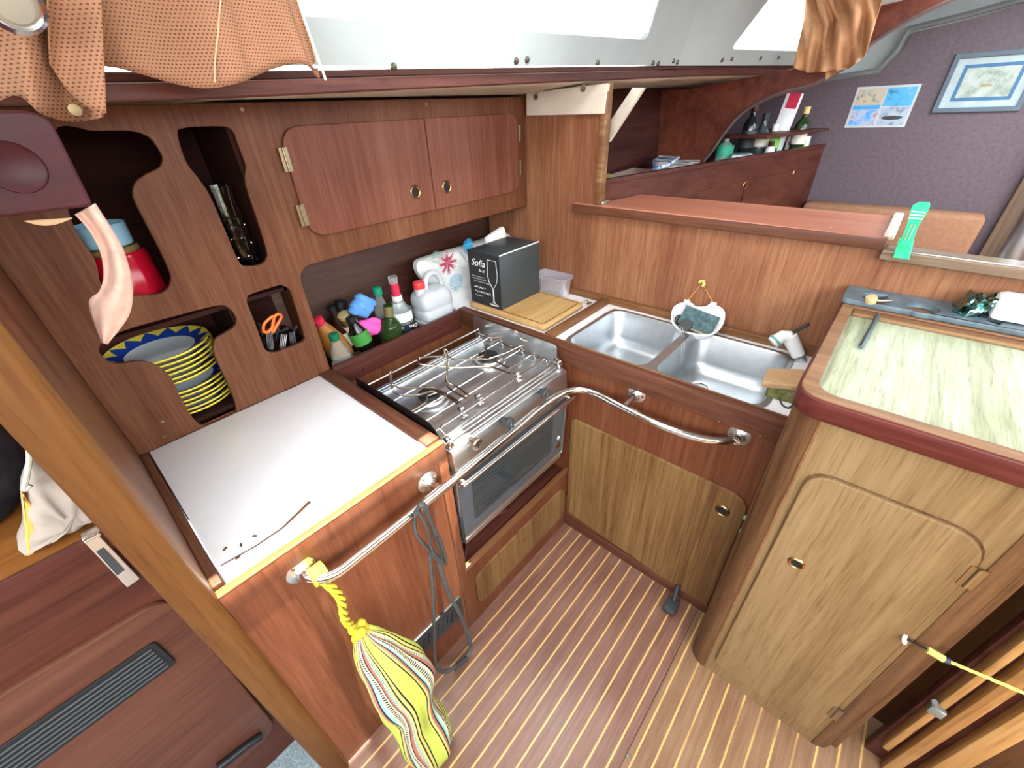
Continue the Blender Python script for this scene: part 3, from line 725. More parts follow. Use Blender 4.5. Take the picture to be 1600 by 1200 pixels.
obj('tray_rim', TB(rp_, .004, seg=8, closed=True), WHITEP, HD)
e1 = Vector(onx(1074, 470, 1.49)); e2 = Vector(onx(1115, 474, 1.49)); hkv = Vector((XB - .012, hk[1], hk[2]))
obj('string', TB([e1, hkv, e2], .0015, seg=6), plain('orange_string', '#c98a55', .8), HD)
for e_ in (e1, e2): obj('clip_tab', BX(e_ - Vector((.006, .01, .012)), e_ + Vector((.004, .01, .004)), .002), WHITEP, HD)
kb = NB()
for i in range(7):
    a = random.random() * 6; p = hkv + Vector((-.003, .008 * math.cos(a), .009 * math.sin(a)))
    bmesh.ops.create_icosphere(kb, subdivisions=2, radius=.0055, matrix=T(*p))
single('string_knot', kb, plain('yellow_rope', '#cdbb6a', .8), 'yellow knotted string end pinned on the sink bulkhead above the dish', 'knot', hkv)
sp = thing('sponge', 'green and yellow scouring sponge lying in the hanging dish', 'sponge', c_)
sM = T(c_.x - .004, c_.y - .012, c_.z - .008) @ RX(8) @ RY(-48)
obj('scourer', BX((-.034, -.062, .004), (.034, .062, .010), .002, sM), plain('scourer_green', '#4e6468', .95, 0, .1, .25, 60), sp)
obj('foam', BX((-.034, -.062, -.012), (.034, .062, .004), .003, sM), plain('foam_yellow', '#c9bd7e', .9, 0, .1, .1, 80), sp)
# plug with ball chain
ch = [Vector(onx(1066, 511, 1.41)), Vector(onx(1069, 526, 1.385))] + [Vector(ony(u_, v_, .398)) for u_, v_ in ((1069, 545), (1067, 565), (1064, 592))]
PL = thing('sink_plug', 'black rubber sink plug in the dish with its ball chain hanging into the sink', 'plug', ch[0])
pc = Vector(onx(1071, 510, 1.425)) + Vector((0, 0, .004))
obj('stopper', LT([(0, .006), (.022, .006), (.024, .002), (.02, -.006), (0, -.006)], 24, AXIS((-.7, 0, .7), pc)), BLACK, PL)
obj('stopper', LT([(0, .006), (.018, .006), (.02, .002), (.018, -.006), (0, -.006)], 24, AXIS((-.7, -.5, .4), Vector(onx(1062, 500, 1.45)))), BLACK, PL)
bm = NB()
for off in (0, .008):
    pp = cat_([q + Vector((0, off, 0)) for q in ch], 14)
    for p in pp: bmesh.ops.create_icosphere(bm, subdivisions=1, radius=.0017, matrix=T(*p))
obj('ball_chain', bm, STEEL, PL)
# wooden soap block and brush at the sink corner
WB = thing('dish_brush', 'short scrubbing brush with a pale wooden back over the sink corner', 'brush', (1.17, .08, .90))
bl = rp(outZ([(1191, 597), (1199, 575), (1258, 576), (1252, 604)], .945), .012)
obj('wood_back', slab(FZ(.945), bl, .018, (), .004), wood('pale_block', '#b88a62', '#d6b083', '#ead2ac', 'Y', 40, k=.8), WB)
br_ = rp(outZ([(1200, 606), (1204, 590), (1250, 592), (1246, 618)], .927), .006)
obj('bristle_pad', slab(FZ(.927), br_, .030, (), .003), plain('moss_sponge', '#6f7045', .95, 0, .1, .25, 70), WB)
single('wire_loop', TB(cat_([onz(1217, 620, .905), onz(1222, 632, .902), onz(1232, 637, .900), onz(1240, 630, .902), onz(1241, 618, .905)], 5), .0022, seg=7), DGREY, 'small grey wire loop on the white worktop under the brush', 'wire loop', onz(1230, 632, .897))

# foot pump pedal
p = onx(1050, 930, XS)
PD = thing('foot_pump', 'black rubber foot pump pedal at the foot of the sink cabinet', 'pedal', (XS - .02, p[1], 0))
pe = onz(1048, 948, .02)
obj('arm', TB([Vector(onx(1060, 915, XS - .01)), Vector((pe[0] + .02, pe[1], .035))], .009, seg=10), DGREY, PD)
obj('pad', BX((pe[0] - .028, pe[1] - .022, .006), (pe[0] + .03, pe[1] + .022, .034), .006), DGREY, PD)

# =================================================================== GRAB RAIL
zr_ = .82
GR = thing('grab_rail', 'bent stainless steel grab rail running round the galley corner', 'grab rail', (.4, .62, .82))
YR, XR = .612, .985
def gr(u_, v_): return Vector(onz(u_, v_, zr_))
fl1 = Vector((.066, YF, .826)); fl2 = Vector((.396, YF, .813)); fl3 = Vector((XS, .435, .83)); fl4 = Vector((XS, .125, .823))
path = [fl1 + Vector((0, -.004, 0)), fl1 + Vector((.004, -.03, 0)), gr(508, 902), gr(530, 893), gr(560, 870), gr(600, 838), gr(700, 757), gr(800, 675), gr(850, 633), gr(880, 614), gr(905, 609), gr(930, 615), gr(960, 630), gr(1010, 655), gr(1060, 675), gr(1100, 686), gr(1130, 689), gr(1148, 686), fl4 + Vector((-.03, 0, 0)), fl4 + Vector((-.003, 0, 0))]
obj('tube', TB(cat_(path, 5), .0115, seg=16), CHROME, GR, angle=80)
def flange(c, ax):
    f = obj('flange', LT([(.030, 0), (.030, .003), (.022, .006), (.014, .010), (.012, .014), (0, .014)], 36, AXIS(ax, c)), STEEL, GR)
    for a in (0, 2.1, 4.2):
        M = AXIS(ax, c) @ T(.022 * math.cos(a), .022 * math.sin(a), .005)
        obj('bolt', LT([(.0045, 0), (.004, .002), (0, .0025)], 10, M), BRASS, f)
for c, ax in ((fl1, (0, -1, 0)), (fl2, (0, -1, 0)), (fl3, (-1, 0, 0)), (fl4, (-1, 0, 0))): flange(c, ax)
obj('stub', TB([fl2, Vector(gr(688, 765))], .010, seg=12), CHROME, GR)
obj('stub', TB([fl3, Vector(gr(975, 635)) + Vector((0, .0, 0))], .010, seg=12), CHROME, GR)

# dark strap on the rail
SP = thing('webbing_strap', 'dark grey webbing strap looped over the grab rail and hanging down', 'strap', gr(668, 780))
SM = plain('strap_webbing', '#4a4c4c', .7, 0, .3, .12, 60)
SC_ = lambda x, y: (420 + x / 2.069, 620 + y / 2.069)
def sy(x, y, yy): return Vector(ony(*SC_(x, y), yy))
for pts, r in (([(475, 385, .60), (495, 345, .585), (520, 400, .59), (555, 470, .595), (572, 535, .60), (540, 520, .598), (505, 480, .60), (475, 440, .61), (470, 390, .625)], .0075),
               ([(470, 375, .6), (505, 350, .585), (530, 430, .59), (560, 520, .60)], .006),
               ([(480, 365, .59), (510, 420, .585), (530, 500, .592), (568, 535, .60)], .0065)):
    obj('fold', TB(cat_([sy(*p) for p in pts], 6), r, seg=8, flat=(1.25, .6)), SM, SP)
lp = [(520, 510, .60), (530, 620, .61), (534, 740, .615), (538, 850, .615), (560, 888, .61), (600, 875, .605), (640, 840, .605), (652, 800, .61), (625, 720, .615), (580, 630, .61), (550, 540, .60)]
obj('loop', TB(cat_([sy(*p) for p in lp], 7), .0062, seg=8, flat=(1.1, .8)), SM, SP)
obj('end_sleeve', TB([sy(600, 878, .605), sy(640, 843, .604)], .009, seg=10), DGREY, SP)

# woven bag on yellow cord
def bag_material():
    m, nt, b = base('striped_woven_cloth', .85, 0, .15)
    vec = mapping(nt, (1, 1, 1)); sep = N(nt, 'ShaderNodeSeparateXYZ'); nt.links.new(vec, sep.inputs[0])
    uvn = N(nt, 'ShaderNodeUVMap'); s2 = N(nt, 'ShaderNodeSeparateXYZ'); nt.links.new(uvn.outputs[0], s2.inputs[0])
    wv = math_(nt, 'MULTIPLY', math_(nt, 'SINE', math_(nt, 'MULTIPLY', s2.outputs[1], 9)), .035)
    u = math_(nt, 'FRACT', math_(nt, 'ADD', math_(nt, 'MULTIPLY', s2.outputs[0], 4.0), wv))
    st = [(0, '#a9b550'), (.13, '#b6c05c'), (.17, '#1d1b1f'), (.20, '#c4ba6c'), (.26, '#9c6458'), (.31, '#1d2a30'), (.34, '#7fb0aa'), (.38, '#c4c69c'), (.42, '#1a181c'), (.50, '#bcb99a'), (.54, '#1a181c'), (.57, '#9a5f50'), (.63, '#3f8fa0'), (.69, '#c0b76a'), (.74, '#2a2222'), (.77, '#b6ad62'), (.83, '#1d1b1f'), (.86, '#a9b550')]
    col = ramp(nt, u, [(a, lin(c)) for a, c in st], 'CONSTANT')
    hatchf = math_(nt, 'GREATER_THAN', math_(nt, 'FRACT', math_(nt, 'MULTIPLY', s2.outputs[1], 95)), .5)
    band = math_(nt, 'MULTIPLY', math_(nt, 'GREATER_THAN', u, .42), math_(nt, 'LESS_THAN', u, .54))
    band2 = math_(nt, 'MULTIPLY', math_(nt, 'GREATER_THAN', u, .63), math_(nt, 'LESS_THAN', u, .69))
    col = mixc(nt, math_(nt, 'MULTIPLY', hatchf, band), col, lin('#b8b79c'))
    col = mixc(nt, math_(nt, 'MULTIPLY', hatchf, band2), col, lin('#c4b088'))
    nt.links.new(col, b.inputs['Base Color'])
    wn = noise(nt, vec, 400, 2); bump(nt, b, wn, .3, .001)
    return m
YEL = plain('yellow_cord', '#b5a832', .8, 0, .2, .15, 60)
bt = Vector((.095, .612, .60)); 
BG = thing('woven_bag', 'striped lime and black woven drawstring bag hanging on yellow cord from the grab rail', 'bag', fl1 + Vector((.02, -.05, -.04)))
axis = [(.100, .592, .640, .012, .012), (.100, .585, .615, .026, .022), (.106, .575, .575, .044, .034), (.114, .562, .52, .058, .044), (.122, .550, .45, .072, .052), (.126, .535, .38, .072, .054), (.120, .528, .31, .060, .050), (.118, .525, .24, .064, .048), (.120, .510, .17, .070, .048), (.120, .495, .09, .066, .046), (.120, .49, .03, .060, .036), (.120, .49, .006, .04, .02)]
bm = NB(); uvl = bm.loops.layers.uv.new('UVMap'); rings = []; NS = 48
ax2 = cat_([Vector((a[0], a[1], a[2])) for a in axis], 4); rx2 = cat_([Vector((a[3], a[4], 0)) for a in axis], 4)
for j, (c, rr) in enumerate(zip(ax2, rx2)):
    R = []
    for i in range(NS):
        a = 2 * PI * i / NS; v_ = j / (len(ax2) - 1)
        wr = 1 + .07 * math.sin(5 * a + 9 * v_) + .05 * math.sin(9 * a - 14 * v_) + .05 * math.sin(3 * a + 22 * v_)
        if v_ < .2: wr += .12 * math.sin(12 * a) * (1 - v_ / .2)
        R.append(bm.verts.new((c.x + rr.x * wr * math.cos(a), c.y + rr.y * wr * math.sin(a), c.z + .006 * math.sin(2 * a + 8 * v_))))
    rings.append(R)
for j in range(len(rings) - 1):
    for i in range(NS):
        f = bm.faces.new((rings[j][i], rings[j][(i + 1) % NS], rings[j + 1][(i + 1) % NS], rings[j + 1][i]))
        for l, (ii, jj) in zip(f.loops, ((i, j), (i + 1, j), (i + 1, j + 1), (i, j + 1))): l[uvl].uv = (ii / NS, jj / (len(rings) - 1))
bm.faces.new(rings[0]); bm.faces.new(rings[-1])
obj('pouch', bm, bag_material(), BG, angle=80)
c0_ = Vector(gr(497, 897)) + Vector((.0, 0, .0)); 
cp_ = [c0_ + Vector((0, -.005, -.012)), Vector((c0_.x + .01, .605, .77)), Vector((.085, .60, .70)), Vector((.095, .60, .64)), Vector((.10, .60, .60))]
for ph in (0, 2.1, 4.2):
    pts = cat_(cp_, 10); L = len(pts)
    obj('cord', TB([p + Vector((.006 * math.cos(ph + i * .7), .006 * math.sin(ph + i * .7), 0)) for i, p in enumerate(pts)], .0042, seg=7), YEL, BG)
bm = NB()
for i in range(5):
    a = i * .5; R = .017
    tube(bm, [Vector((c0_.x - .012 + .006 * i, c0_.y + R * math.cos(t), c0_.z + R * math.sin(t))) for t in [2 * PI * q / 14 for q in range(14)]], .0045, seg=7, closed=True)
obj('cord_knot', bm, YEL, BG)
bm = NB()
for i in range(9):
    a = i * 2.4; bmesh.ops.create_icosphere(bm, subdivisions=2, radius=.012, matrix=T(.098 + .011 * math.cos(a), .595 + .011 * math.sin(a), .635 + .012 * math.sin(i)))
obj('tassel', bm, YEL, BG)

# =================================================================== PENINSULA
PN = thing('peninsula_cabinet', 'light teak peninsula cabinet with a rounded door and curved corner posts', 'cabinet', (1.1, -.2, 0))
ye0, ye1 = .032, -.382
body = [(XE + .03, ye0), (XB - .02, ye0), (XB - .02, ye1), (XE + .03, ye1)]
obj('side_panel', slab(FZ(1.08), [(XE + .03, ye0 - .002), (1.50, ye0 - .002), (1.50, ye0 - .02), (XE + .03, ye0 - .02)], 1.08), W_CORNER, PN)
obj('front_panel', BX((XE, ye1 + .045, 0), (XE + .02, ye0 - .050, 1.08)), W_LIGHT, PN)
def qpost(cx, cy, sx, sy_, r):
    pts = [(cx, cy)] + [(cx - r * math.cos(t), cy + sy_ * r * math.sin(t)) for t in [PI / 2 * i / 8 for i in range(9)]]
    if sy_ < 0: pts = pts[::-1]
    return slab(FZ(1.08), pts, 1.08)
obj('corner_post', qpost(XE + .05 - .002, ye0 - .052, 1, 1, .052), W_CORNER, PN, angle=60)
obj('corner_post', qpost(XE + .045, ye1 + .045, 1, -1, .047), W_CORNER, PN, angle=60)
obj('post_bead', BX((XE - .003, ye0 - .058, 0), (XE + .004, ye0 - .053, 1.08), .001), W_GOLD, PN)
obj('back_side', BX((XE + .03, ye1 - .012, 0), (1.5, ye1 + .0, 1.08)), W_CORNER, PN)
pd = outX([(860 + x / 2.143, 640 + y / 2.143) for x, y in ((560, 800), (640, 640), (840, 270), (875, 222), (910, 202), (960, 206), (1150, 270), (1340, 342), (1430, 398), (1457, 450), (1440, 500), (1150, 790), (870, 1075), (850, 1088), (830, 1070), (580, 850), (555, 825))], XE - .008)
py0, py1 = -.047, -.328
dr_ = obj('door', slab(FX(XE), rp([(.043, .07), (.322, .07), (.322, .945), (.043, .945)], [.03, .02, .07, .05]), .012, (), .003, .010), W_LIGHT, PN)
dr_['label'] = 'tall light teak door with rounded upper corners'
obj('door_bead', slab(FX(XE), rp([(.040, .067), (.325, .067), (.325, .948), (.040, .948)], [.03, .02, .07, .05]), .004, [rp([(.046, .073), (.319, .073), (.319, .942), (.046, .942)], [.03, .02, .07, .05])], .001, .0025), W_CORNER, PN)
a = onx(1244, 880, XE - .01); finger_ring(dr_, FX(XE - .010), -a[1], a[2], .017)
for z_ in (.855, .22): hinge(dr_, FX(XE - .010), .326, z_, .055)
# top: laminate + raised lip
PT = thing('peninsula_worktop', 'pale green wood grain worktop with a thick dark red rounded lip', 'worktop', (1.1, -.2, 1.08))
def lam():
    m, nt, b = base('pale_grain_laminate', .42, 0, .3)
    v = mapping(nt, (.16, 1, 1)); a = noise(nt, v, 7, 2, .4, .25)
    wv = math_(nt, 'FRACT', math_(nt, 'MULTIPLY', a, 14)); f = noise(nt, mapping(nt, (.22, 1, 1)), 110, 3)
    g = ramp(nt, wv, [(0, lin('#7f7852')), (.2, lin('#969472')), (.6, lin('#a0a486')), (1, lin('#8e8e6c'))])
    g = mixc(nt, .35, g, ramp(nt, f, [(.35, lin('#85855f')), (.6, lin('#b8c0a8'))]))
    nt.links.new(g, b.inputs['Base Color']); return m
obj('laminate', BX((XE - .01, -.75, 1.085), (1.40, ye0 - .012, 1.108)), wood('pale_grain_laminate', '#7f8060', '#9ca286', '#aeb8a4', 'X', 75, rough=.45, stretch=.06, contrast=1.3, big=11, k=.95), PT)
lo = rp([(.842, .037), (1.50, .037), (1.50, -.8), (.842, -.8)], [.06, 0, 0, 0], 8)
li = rp([(.876, .006), (1.375, .006), (1.375, -.8 + .03), (.876, -.8 + .03)], [.045, 0, 0, 0], 8)
obj('lip', slab(FZ(1.122), lo, .044, [li], .004), W_LIP, PT, angle=50)
lo2 = rp([(.847, .032), (1.49, .032), (1.49, -.79), (.847, -.79)], [.056, 0, 0, 0], 8)
tp = obj('lip_wear', slab(FZ(1.1228), lo2, .003, [li], .001), W_GOLDY, PT); tp['label'] = 'worn bare top of the lip'
obj('back_batten', BX((1.345, -.76, 1.108), (1.375, .005, 1.118), .003), W_GOLDY, PT)
# dark rack with holes along the back
RK = single('bottle_rack', slab(FZ(1.138), rp([(1.385, .040), (1.505, .040), (1.505, -.75), (1.385, -.75)], [.02, .01, 0, 0]), .014,
            [[(p[0] + .040 * math.cos(t), p[1] + .036 * math.sin(t)) for t in [2 * PI * i / 28 for i in range(28)]] for p in (onz(1441, 481, 1.138),)] +
            [rp(outZ([(1342, 462), (1352, 457), (1388, 461), (1385, 468), (1360, 470)], 1.138), .004), rp(outZ([(1540, 500), (1545, 494), (1567, 501), (1562, 508)], 1.138), .004)], .002),
            plain('blue_grey_rack', '#5a6b75', .45, 0, .5, .2, 30), 'blue grey rack board with round holes along the back of the peninsula', 'rack', (1.44, -.1, 1.124))
CK = thing('cork_stopper', 'wooden topped bottle stopper with a metal end lying on the rack board', 'stopper', onz(1360, 466, 1.138))
c1 = Vector(onz(1361, 468, 1.150))
obj('cap', LT([(.012, -.008), (.013, .004), (.011, .009), (0, .010)], 20, AXIS((-.3, .2, .9), c1)), plain('pale_cork', '#b8a67a', .6), CK)
c2 = Vector(onz(1372, 471, 1.146)); c3 = Vector(onz(1391, 470, 1.146))
obj('stem', TB([c1, c2, c3], .006, seg=10, rs=[.009, .006, .005]), RUST, CK)
RD = single('metal_rod', TB([onz(1345, 543, 1.113), onz(1372, 492, 1.120)], .0055, seg=4), metal('blue_steel', '#7f98a4', .35), 'short square grey metal rod lying on the pale worktop', 'rod', onz(1345, 543, 1.108))
# crinkled film pack and white box
g0 = Vector((1.445, -.208, 1.139))
bm = NB(); box(bm, (1.415, -.232, 1.139), (1.475, -.186, 1.182)); bmesh.ops.subdivide_edges(bm, edges=bm.edges[:], cuts=7, use_grid_fill=True)
for v_ in bm.verts:
    c = v_.co - g0; k_ = .22 * math.sin(170 * c.x + 90 * c.z) * math.cos(150 * c.y + 60 * c.z) + .12 * math.sin(310 * c.y)
    v_.co = Vector((g0.x + c.x * (1 + k_) , g0.y + c.y * (1 + k_) - c.z * .35, max(1.139, g0.z + c.z * (1 + .5 * k_))))
single('film_pack', bm, metal('crinkled_film', '#7fa8a4', .15, (1, 1, 1), .5), 'crinkled shiny teal film wrapping on the rack board', 'wrapper', g0, angle=20)
g1 = Vector(onz(1565, 500, 1.14))
single('white_box', BX((1.41, -.46, 1.1385), (1.485, -.240, 1.196), .016), WHITEP, 'plain white rounded box lying on the rack board beside the film pack', 'box', (1.45, -.34, 1.138))

# =================================================================== SERVING LEDGE ON THE BULKHEAD
LD = thing('serving_ledge', 'reddish wooden ledge board on top of the sink bulkhead', 'ledge', (1.6, .5, 1.25))
la, lb, lc, ldd = onz(912, 313, 1.28), onz(950, 297, 1.28), onz(1396, 337, 1.28), onz(1381, 372, 1.28)
lo = [(1.492, .985), (1.492, -.0), (1.79, .012), (1.79, .90), (1.54, .90), (1.54, .985)]
lo = [(1.492, 1.0), (1.54, 1.0), (1.54, .905), (1.79, .855), (1.79, .014), (1.492, -.0)]
obj('board', slab(FZ(1.28), rp(lo[::-1], .006), .03, (), .003), W_RED, LD)
obj('front_edge', BX((1.486, .0, 1.247), (1.497, 1.0, 1.277), .003), W_DARKY, LD)
o = obj('end_strip', BX((1.50, -.012, 1.272), (1.80, .012, 1.289), .003), plain('worn_cream_strip', '#c9c2b4', .6, 0, .3, .2, 50), LD)
screws(LD, FZ(1.28), [(onz(u_, v_, 1.28)[0], onz(u_, v_, 1.28)[1]) for u_, v_ in ((980, 306), (1075, 322), (1310, 343), (1297, 355), (1150, 335))], .005, BRASS)
obj('corner_bracket', BX((1.50, .87, 1.281), (1.56, .90, 1.293), .003), CHROME, LD)
single('bulkhead_capping', slab(FZ(1.252), [(1.485, -.0), (1.55, -.0), (1.52, -.9), (1.455, -.9)], .03, (), .006), wood('shiny_capping', '#9a7a62', '#b79c84', '#d3c2b0', 'Y', 40, .2), 'shiny rounded light capping on the low bulkhead right of the ledge', 'capping', (1.51, -.3, 1.23))
# green clip
GC = thing('bag_clip', 'bright green plastic bag clip clamped on the bulkhead capping', 'clip', (1.47, -.04, 1.26))
GM = glassy('green_plastic', '#2fd68a', .2, .85); GM2 = plain('green_solid', '#34d28c', .3)
xg = 1.470
p0 = Vector(onx(1408, 403, xg)); p1 = Vector(onx(1418, 370, xg)); p2 = Vector(onx(1440, 320, xg - .0))
wv = Vector((0, -1, 0))
def strap_(pts, w0, w1, th, mat, nm):
    bm = NB(); R = []
    for i, p in enumerate(pts):
        w_ = w0[i]; n_ = Vector((-1, 0, .0))
        R.append([bm.verts.new(p + wv * w_ + n_ * th), bm.verts.new(p - wv * w_ + n_ * th), bm.verts.new(p - wv * w_ - n_ * th), bm.verts.new(p + wv * w_ - n_ * th)])
    for A_, B_ in zip(R, R[1:]):
        for q in range(4): bm.faces.new((A_[q], A_[(q + 1) % 4], B_[(q + 1) % 4], B_[q]))
    bm.faces.new(R[0]); bm.faces.new(R[-1]); return obj(nm, bm, mat, GC, bev=.001)
strap_([p0, p0.lerp(p1, .9)], [.016, .015], 0, .004, GM2, 'lower_jaw')
strap_([p0.lerp(p1, .6) + Vector((-.01, 0, 0)), p1.lerp(p2, .4) + Vector((-.012, 0, 0)), p1.lerp(p2, .85) + Vector((-.01, 0, 0)), p2 + Vector((-.01, 0, 0)), p2 + Vector((-.01, -.003, .008))], [.012, .011, .016, .016, .009], 0, .004, GM2, 'upper_lever')
bm = NB()
for i in range(3):
    q = p1.lerp(p2, .62 + .1 * i) + Vector((-.016, 0, 0)); tube(bm, [q + wv * .013, q - wv * .013], .0014, seg=6)
obj('grip_ridge', bm, WHITEP, GC)
obj('spring', TB([p0.lerp(p1, 1.0) + Vector((-.018, .004, -.004)), p1.lerp(p2, .45) + Vector((-.018, .002, 0))], .0015, seg=6), STEEL, GC)
obj('spring', TB([p0.lerp(p1, 1.0) + Vector((-.018, -.004, -.004)), p1.lerp(p2, .45) + Vector((-.018, -.004, 0))], .0015, seg=6), STEEL, GC)

# =================================================================== COUNTER OBJECTS
CBD = thing('cutting_board', 'light beech cutting board with a juice groove under the black box', 'cutting board', (1.26, 1.05, .897))
bo = rp([(1.12, .852), (1.385, .862), (1.435, 1.10), (1.42, 1.27), (1.12, 1.27)], [.018, .025, .01, .02, .02])
bo = rp([(1.118, .856), (1.40, .862), (1.405, 1.265), (1.118, 1.265)], .02)
obj('board', slab(FZ(.919), bo, .021, (), .004), W_BOARD, CBD)
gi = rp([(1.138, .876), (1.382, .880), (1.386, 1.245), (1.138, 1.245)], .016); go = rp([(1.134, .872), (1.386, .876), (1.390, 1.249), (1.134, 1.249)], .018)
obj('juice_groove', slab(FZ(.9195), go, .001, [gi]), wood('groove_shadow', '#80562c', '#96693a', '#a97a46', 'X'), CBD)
# box of glasses
BKX = thing('wine_glass_box', 'black cardboard box of wine glasses standing on the cutting board', 'box', (1.26, 1.17, .919))
bxa, bxb, bya, byb, zb0, zb1 = 1.137, 1.383, 1.086, 1.262, .9195, 1.138
BK = plain('matt_black_card', '#3a4042', .45, 0, .4, .04); BK2 = plain('black_card_front', '#26282a', .5, 0, .4, .03)
obj('carton', BX((bxa, bya, zb0), (bxb, byb, zb1), .0012), BK, BKX)
obj('printed_side', BX((bxa - .0007, bya + .001, zb0 + .001), (bxa, byb - .001, zb1 - .001)), BK2, BKX)
obj('lid_flap', BX((bxa + .002, bya + .0, zb1), (bxb, bya + .001, zb1 + .0045), 0, ), WHITEP, BKX)
# the printed side faces -x: local a = -y
FXb = FX(bxa - .0008); PW = plain('white_print', '#f2f2f2', .5)
def l2(pts, r=.0007): return TB([FXb @ Vector((x, y, .0003)) for x, y in pts], r, seg=5)
ax0 = -byb; ax1 = -bya; Wb = ax1 - ax0
gl = [(.66, .93), (.63, .62), (.70, .50), (.79, .42), (.81, .36), (.81, .12), (.80, .09), (.69, .05)]
gr_ = [(1 - .08, .90)]
gx = lambda u_: ax0 + Wb * u_; gz = lambda v_: zb0 + (zb1 - zb0) * v_
cxg = .76
left = [(cxg - .13, .90), (cxg - .155, .62), (cxg - .12, .50), (cxg - .05, .42), (cxg - .012, .38), (cxg - .01, .13), (cxg - .03, .10), (cxg - .15, .06)]
rt = [(2 * cxg - a, b) for a, b in left]
lp_ = left + rt[::-1] + [left[0]]
gb = join(l2([(gx(a), gz(b)) for a, b in cat2] if False else [(gx(a), gz(b)) for a, b in lp_], .0009), l2([(gx(left[-1][0]), gz(left[-1][1])), (gx(cxg), gz(.04)), (gx(rt[-1][0]), gz(rt[-1][1]))], .0009))
obj('glass_outline', gb, PW, BKX)
text('Sofia', FXb, .040, gx(.10), gz(.74), PW, BKX, 'lettering', .35)
text('36 cl', FXb, .016, gx(.33), gz(.64), PW, BKX, 'lettering', .2)
def scribble(x, y, wd, h, n_, sh=0.0):
    pts = [(x + wd * i / n_ + sh * (i % 2) * h, y + h * ((i * 7) % 5) / 4) for i in range(n_ + 1)]
    obj('fine_print', l2(pts, .00045), PW, BKX)
for i_, (a_, b_, wd_) in enumerate(((.08, .53, .42), (.10, .485, .46), (.11, .435, .56))): scribble(gx(a_), gz(b_), Wb * wd_, .0035, 30)
scribble(gx(.13), gz(.31), Wb * .38, .009, 22, .4); scribble(gx(.14), gz(.225), Wb * .52, .009, 30, .4); scribble(gx(.14), gz(.155), Wb * .26, .004, 14)
# plastic tub
tx0, ty0, tx1, ty1 = 1.408, .975, 1.492, 1.14
TBm = glassy('frosted_plastic', '#e6e4ec', .2, .22)
bm = NB(); rr = []
for ins, z, r in ((.014, .9, .018), (.006, .965, .022), (0, .978, .024), (-.004, .981, .026), (-.004, .988, .026), (.001, .988, .024), (.004, .976, .022), (.012, .903, .018)):
    rr.append([bm.verts.new((x, y, z)) for x, y in rect(tx0 + ins, ty0 + ins, tx1 - ins, ty1 - ins, r, 5)])
for A_, B_ in zip(rr, rr[1:]):
    n = len(A_)
    for i in range(n): bm.faces.new((A_[i], A_[(i + 1) % n], B_[(i + 1) % n], B_[i]))
bm.faces.new(rr[0]); bm.faces.new(rr[-1])
single('plastic_tub', bm, TBm, 'translucent empty plastic food tub on the white worktop behind the black box', 'tub', (1.45, 1.06, .897))

# snowflake bag
def blob(outline, y0, y1, F_, mat, parent, name, infl=.35):
    pass
SBG = thing('snowflake_bag', 'white paper bag with red and blue snowflakes leaning behind the jug and black box', 'bag', (1.05, 1.35, .79))
YG = 1.39
og = outY([(650, 418), (653, 408), (664, 403), (680, 398), (700, 392), (722, 386), (745, 378), (765, 371), (782, 366), (798, 364), (803, 372), (800, 400), (785, 440), (765, 468), (750, 480), (735, 487), (716, 497), (704, 485), (690, 465), (672, 448), (658, 434)], YG)
cx = sum(p[0] for p in og) / len(og); cz = sum(p[1] for p in og) / len(og)
bm = NB(); ro = [Vector((a, YG + .03, b)) for a, b in sm2(og, 3)]; n = len(ro)
lay = []
for s_, dy_ in ((1, .02), (1.0, -.004), (.93, -.022), (.7, -.034), (.35, -.04)):
    lay.append([bm.verts.new((cx + (p.x - cx) * s_, YG + dy_ + .006 * math.sin(p.x * 70 + p.z * 50) * (s_ < 1), cz + (p.z - cz) * s_)) for p in ro])
for A_, B_ in zip(lay, lay[1:]):
    for i in range(n): bm.faces.new((A_[i], A_[(i + 1) % n], B_[(i + 1) % n], B_[i]))
bm.faces.new(lay[0]); bm.faces.new(lay[-1])
obj('paper', bm, plain('crumpled_white_paper', '#dfe3e0', .6, 0, .3, .08, 14), SBG, angle=25)
def flake(u_, v_, R, mat, n_, w_):
    c = Vector(ony(u_, v_, YG - .048)); bm = NB()
    for i in range(n_):
        a = 2 * PI * i / n_; d = Vector((math.cos(a), 0, math.sin(a))); pz = Vector((-d.z, 0, d.x))
        f = [bm.verts.new(c), bm.verts.new(c + d * R * .4 + pz * w_), bm.verts.new(c + d * R), bm.verts.new(c + d * R * .4 - pz * w_)]
        bm.faces.new(f)
        for t in (.55, .75):
            for s_ in (-1, 1): tube(bm, [c + d * R * t, c + d * R * (t + .15) + pz * s_ * R * .18], .0009, seg=4)
    bmesh.ops.translate(bm, verts=bm.verts, vec=(0, .004, 0))
    obj('snowflake', bm, mat, SBG, smooth=False)
flake(701, 411, .052, plain('red_print', '#b23a55', .6), 8, .006)
flake(714, 441, .042, plain('blue_print', '#2f9ac4', .6), 13, .0012)
flake(733, 385, .035, plain('blue_print', '#46b6dc', .6), 14, .003)
flake(683, 402, .028, plain('green_print', '#7f9a92', .6), 10, .001)
single('folded_carton', BX((1.30, 1.285, .93), (1.42, 1.315, 1.165), .012, T(1.36, 1.30, 1.07) @ RY(-14) @ T(-1.36, -1.30, -1.07)), plain('off_white_card', '#e2e0dc', .6), 'off white folded carton standing behind the black box against the hull', 'carton', (1.36, 1.30, .9))

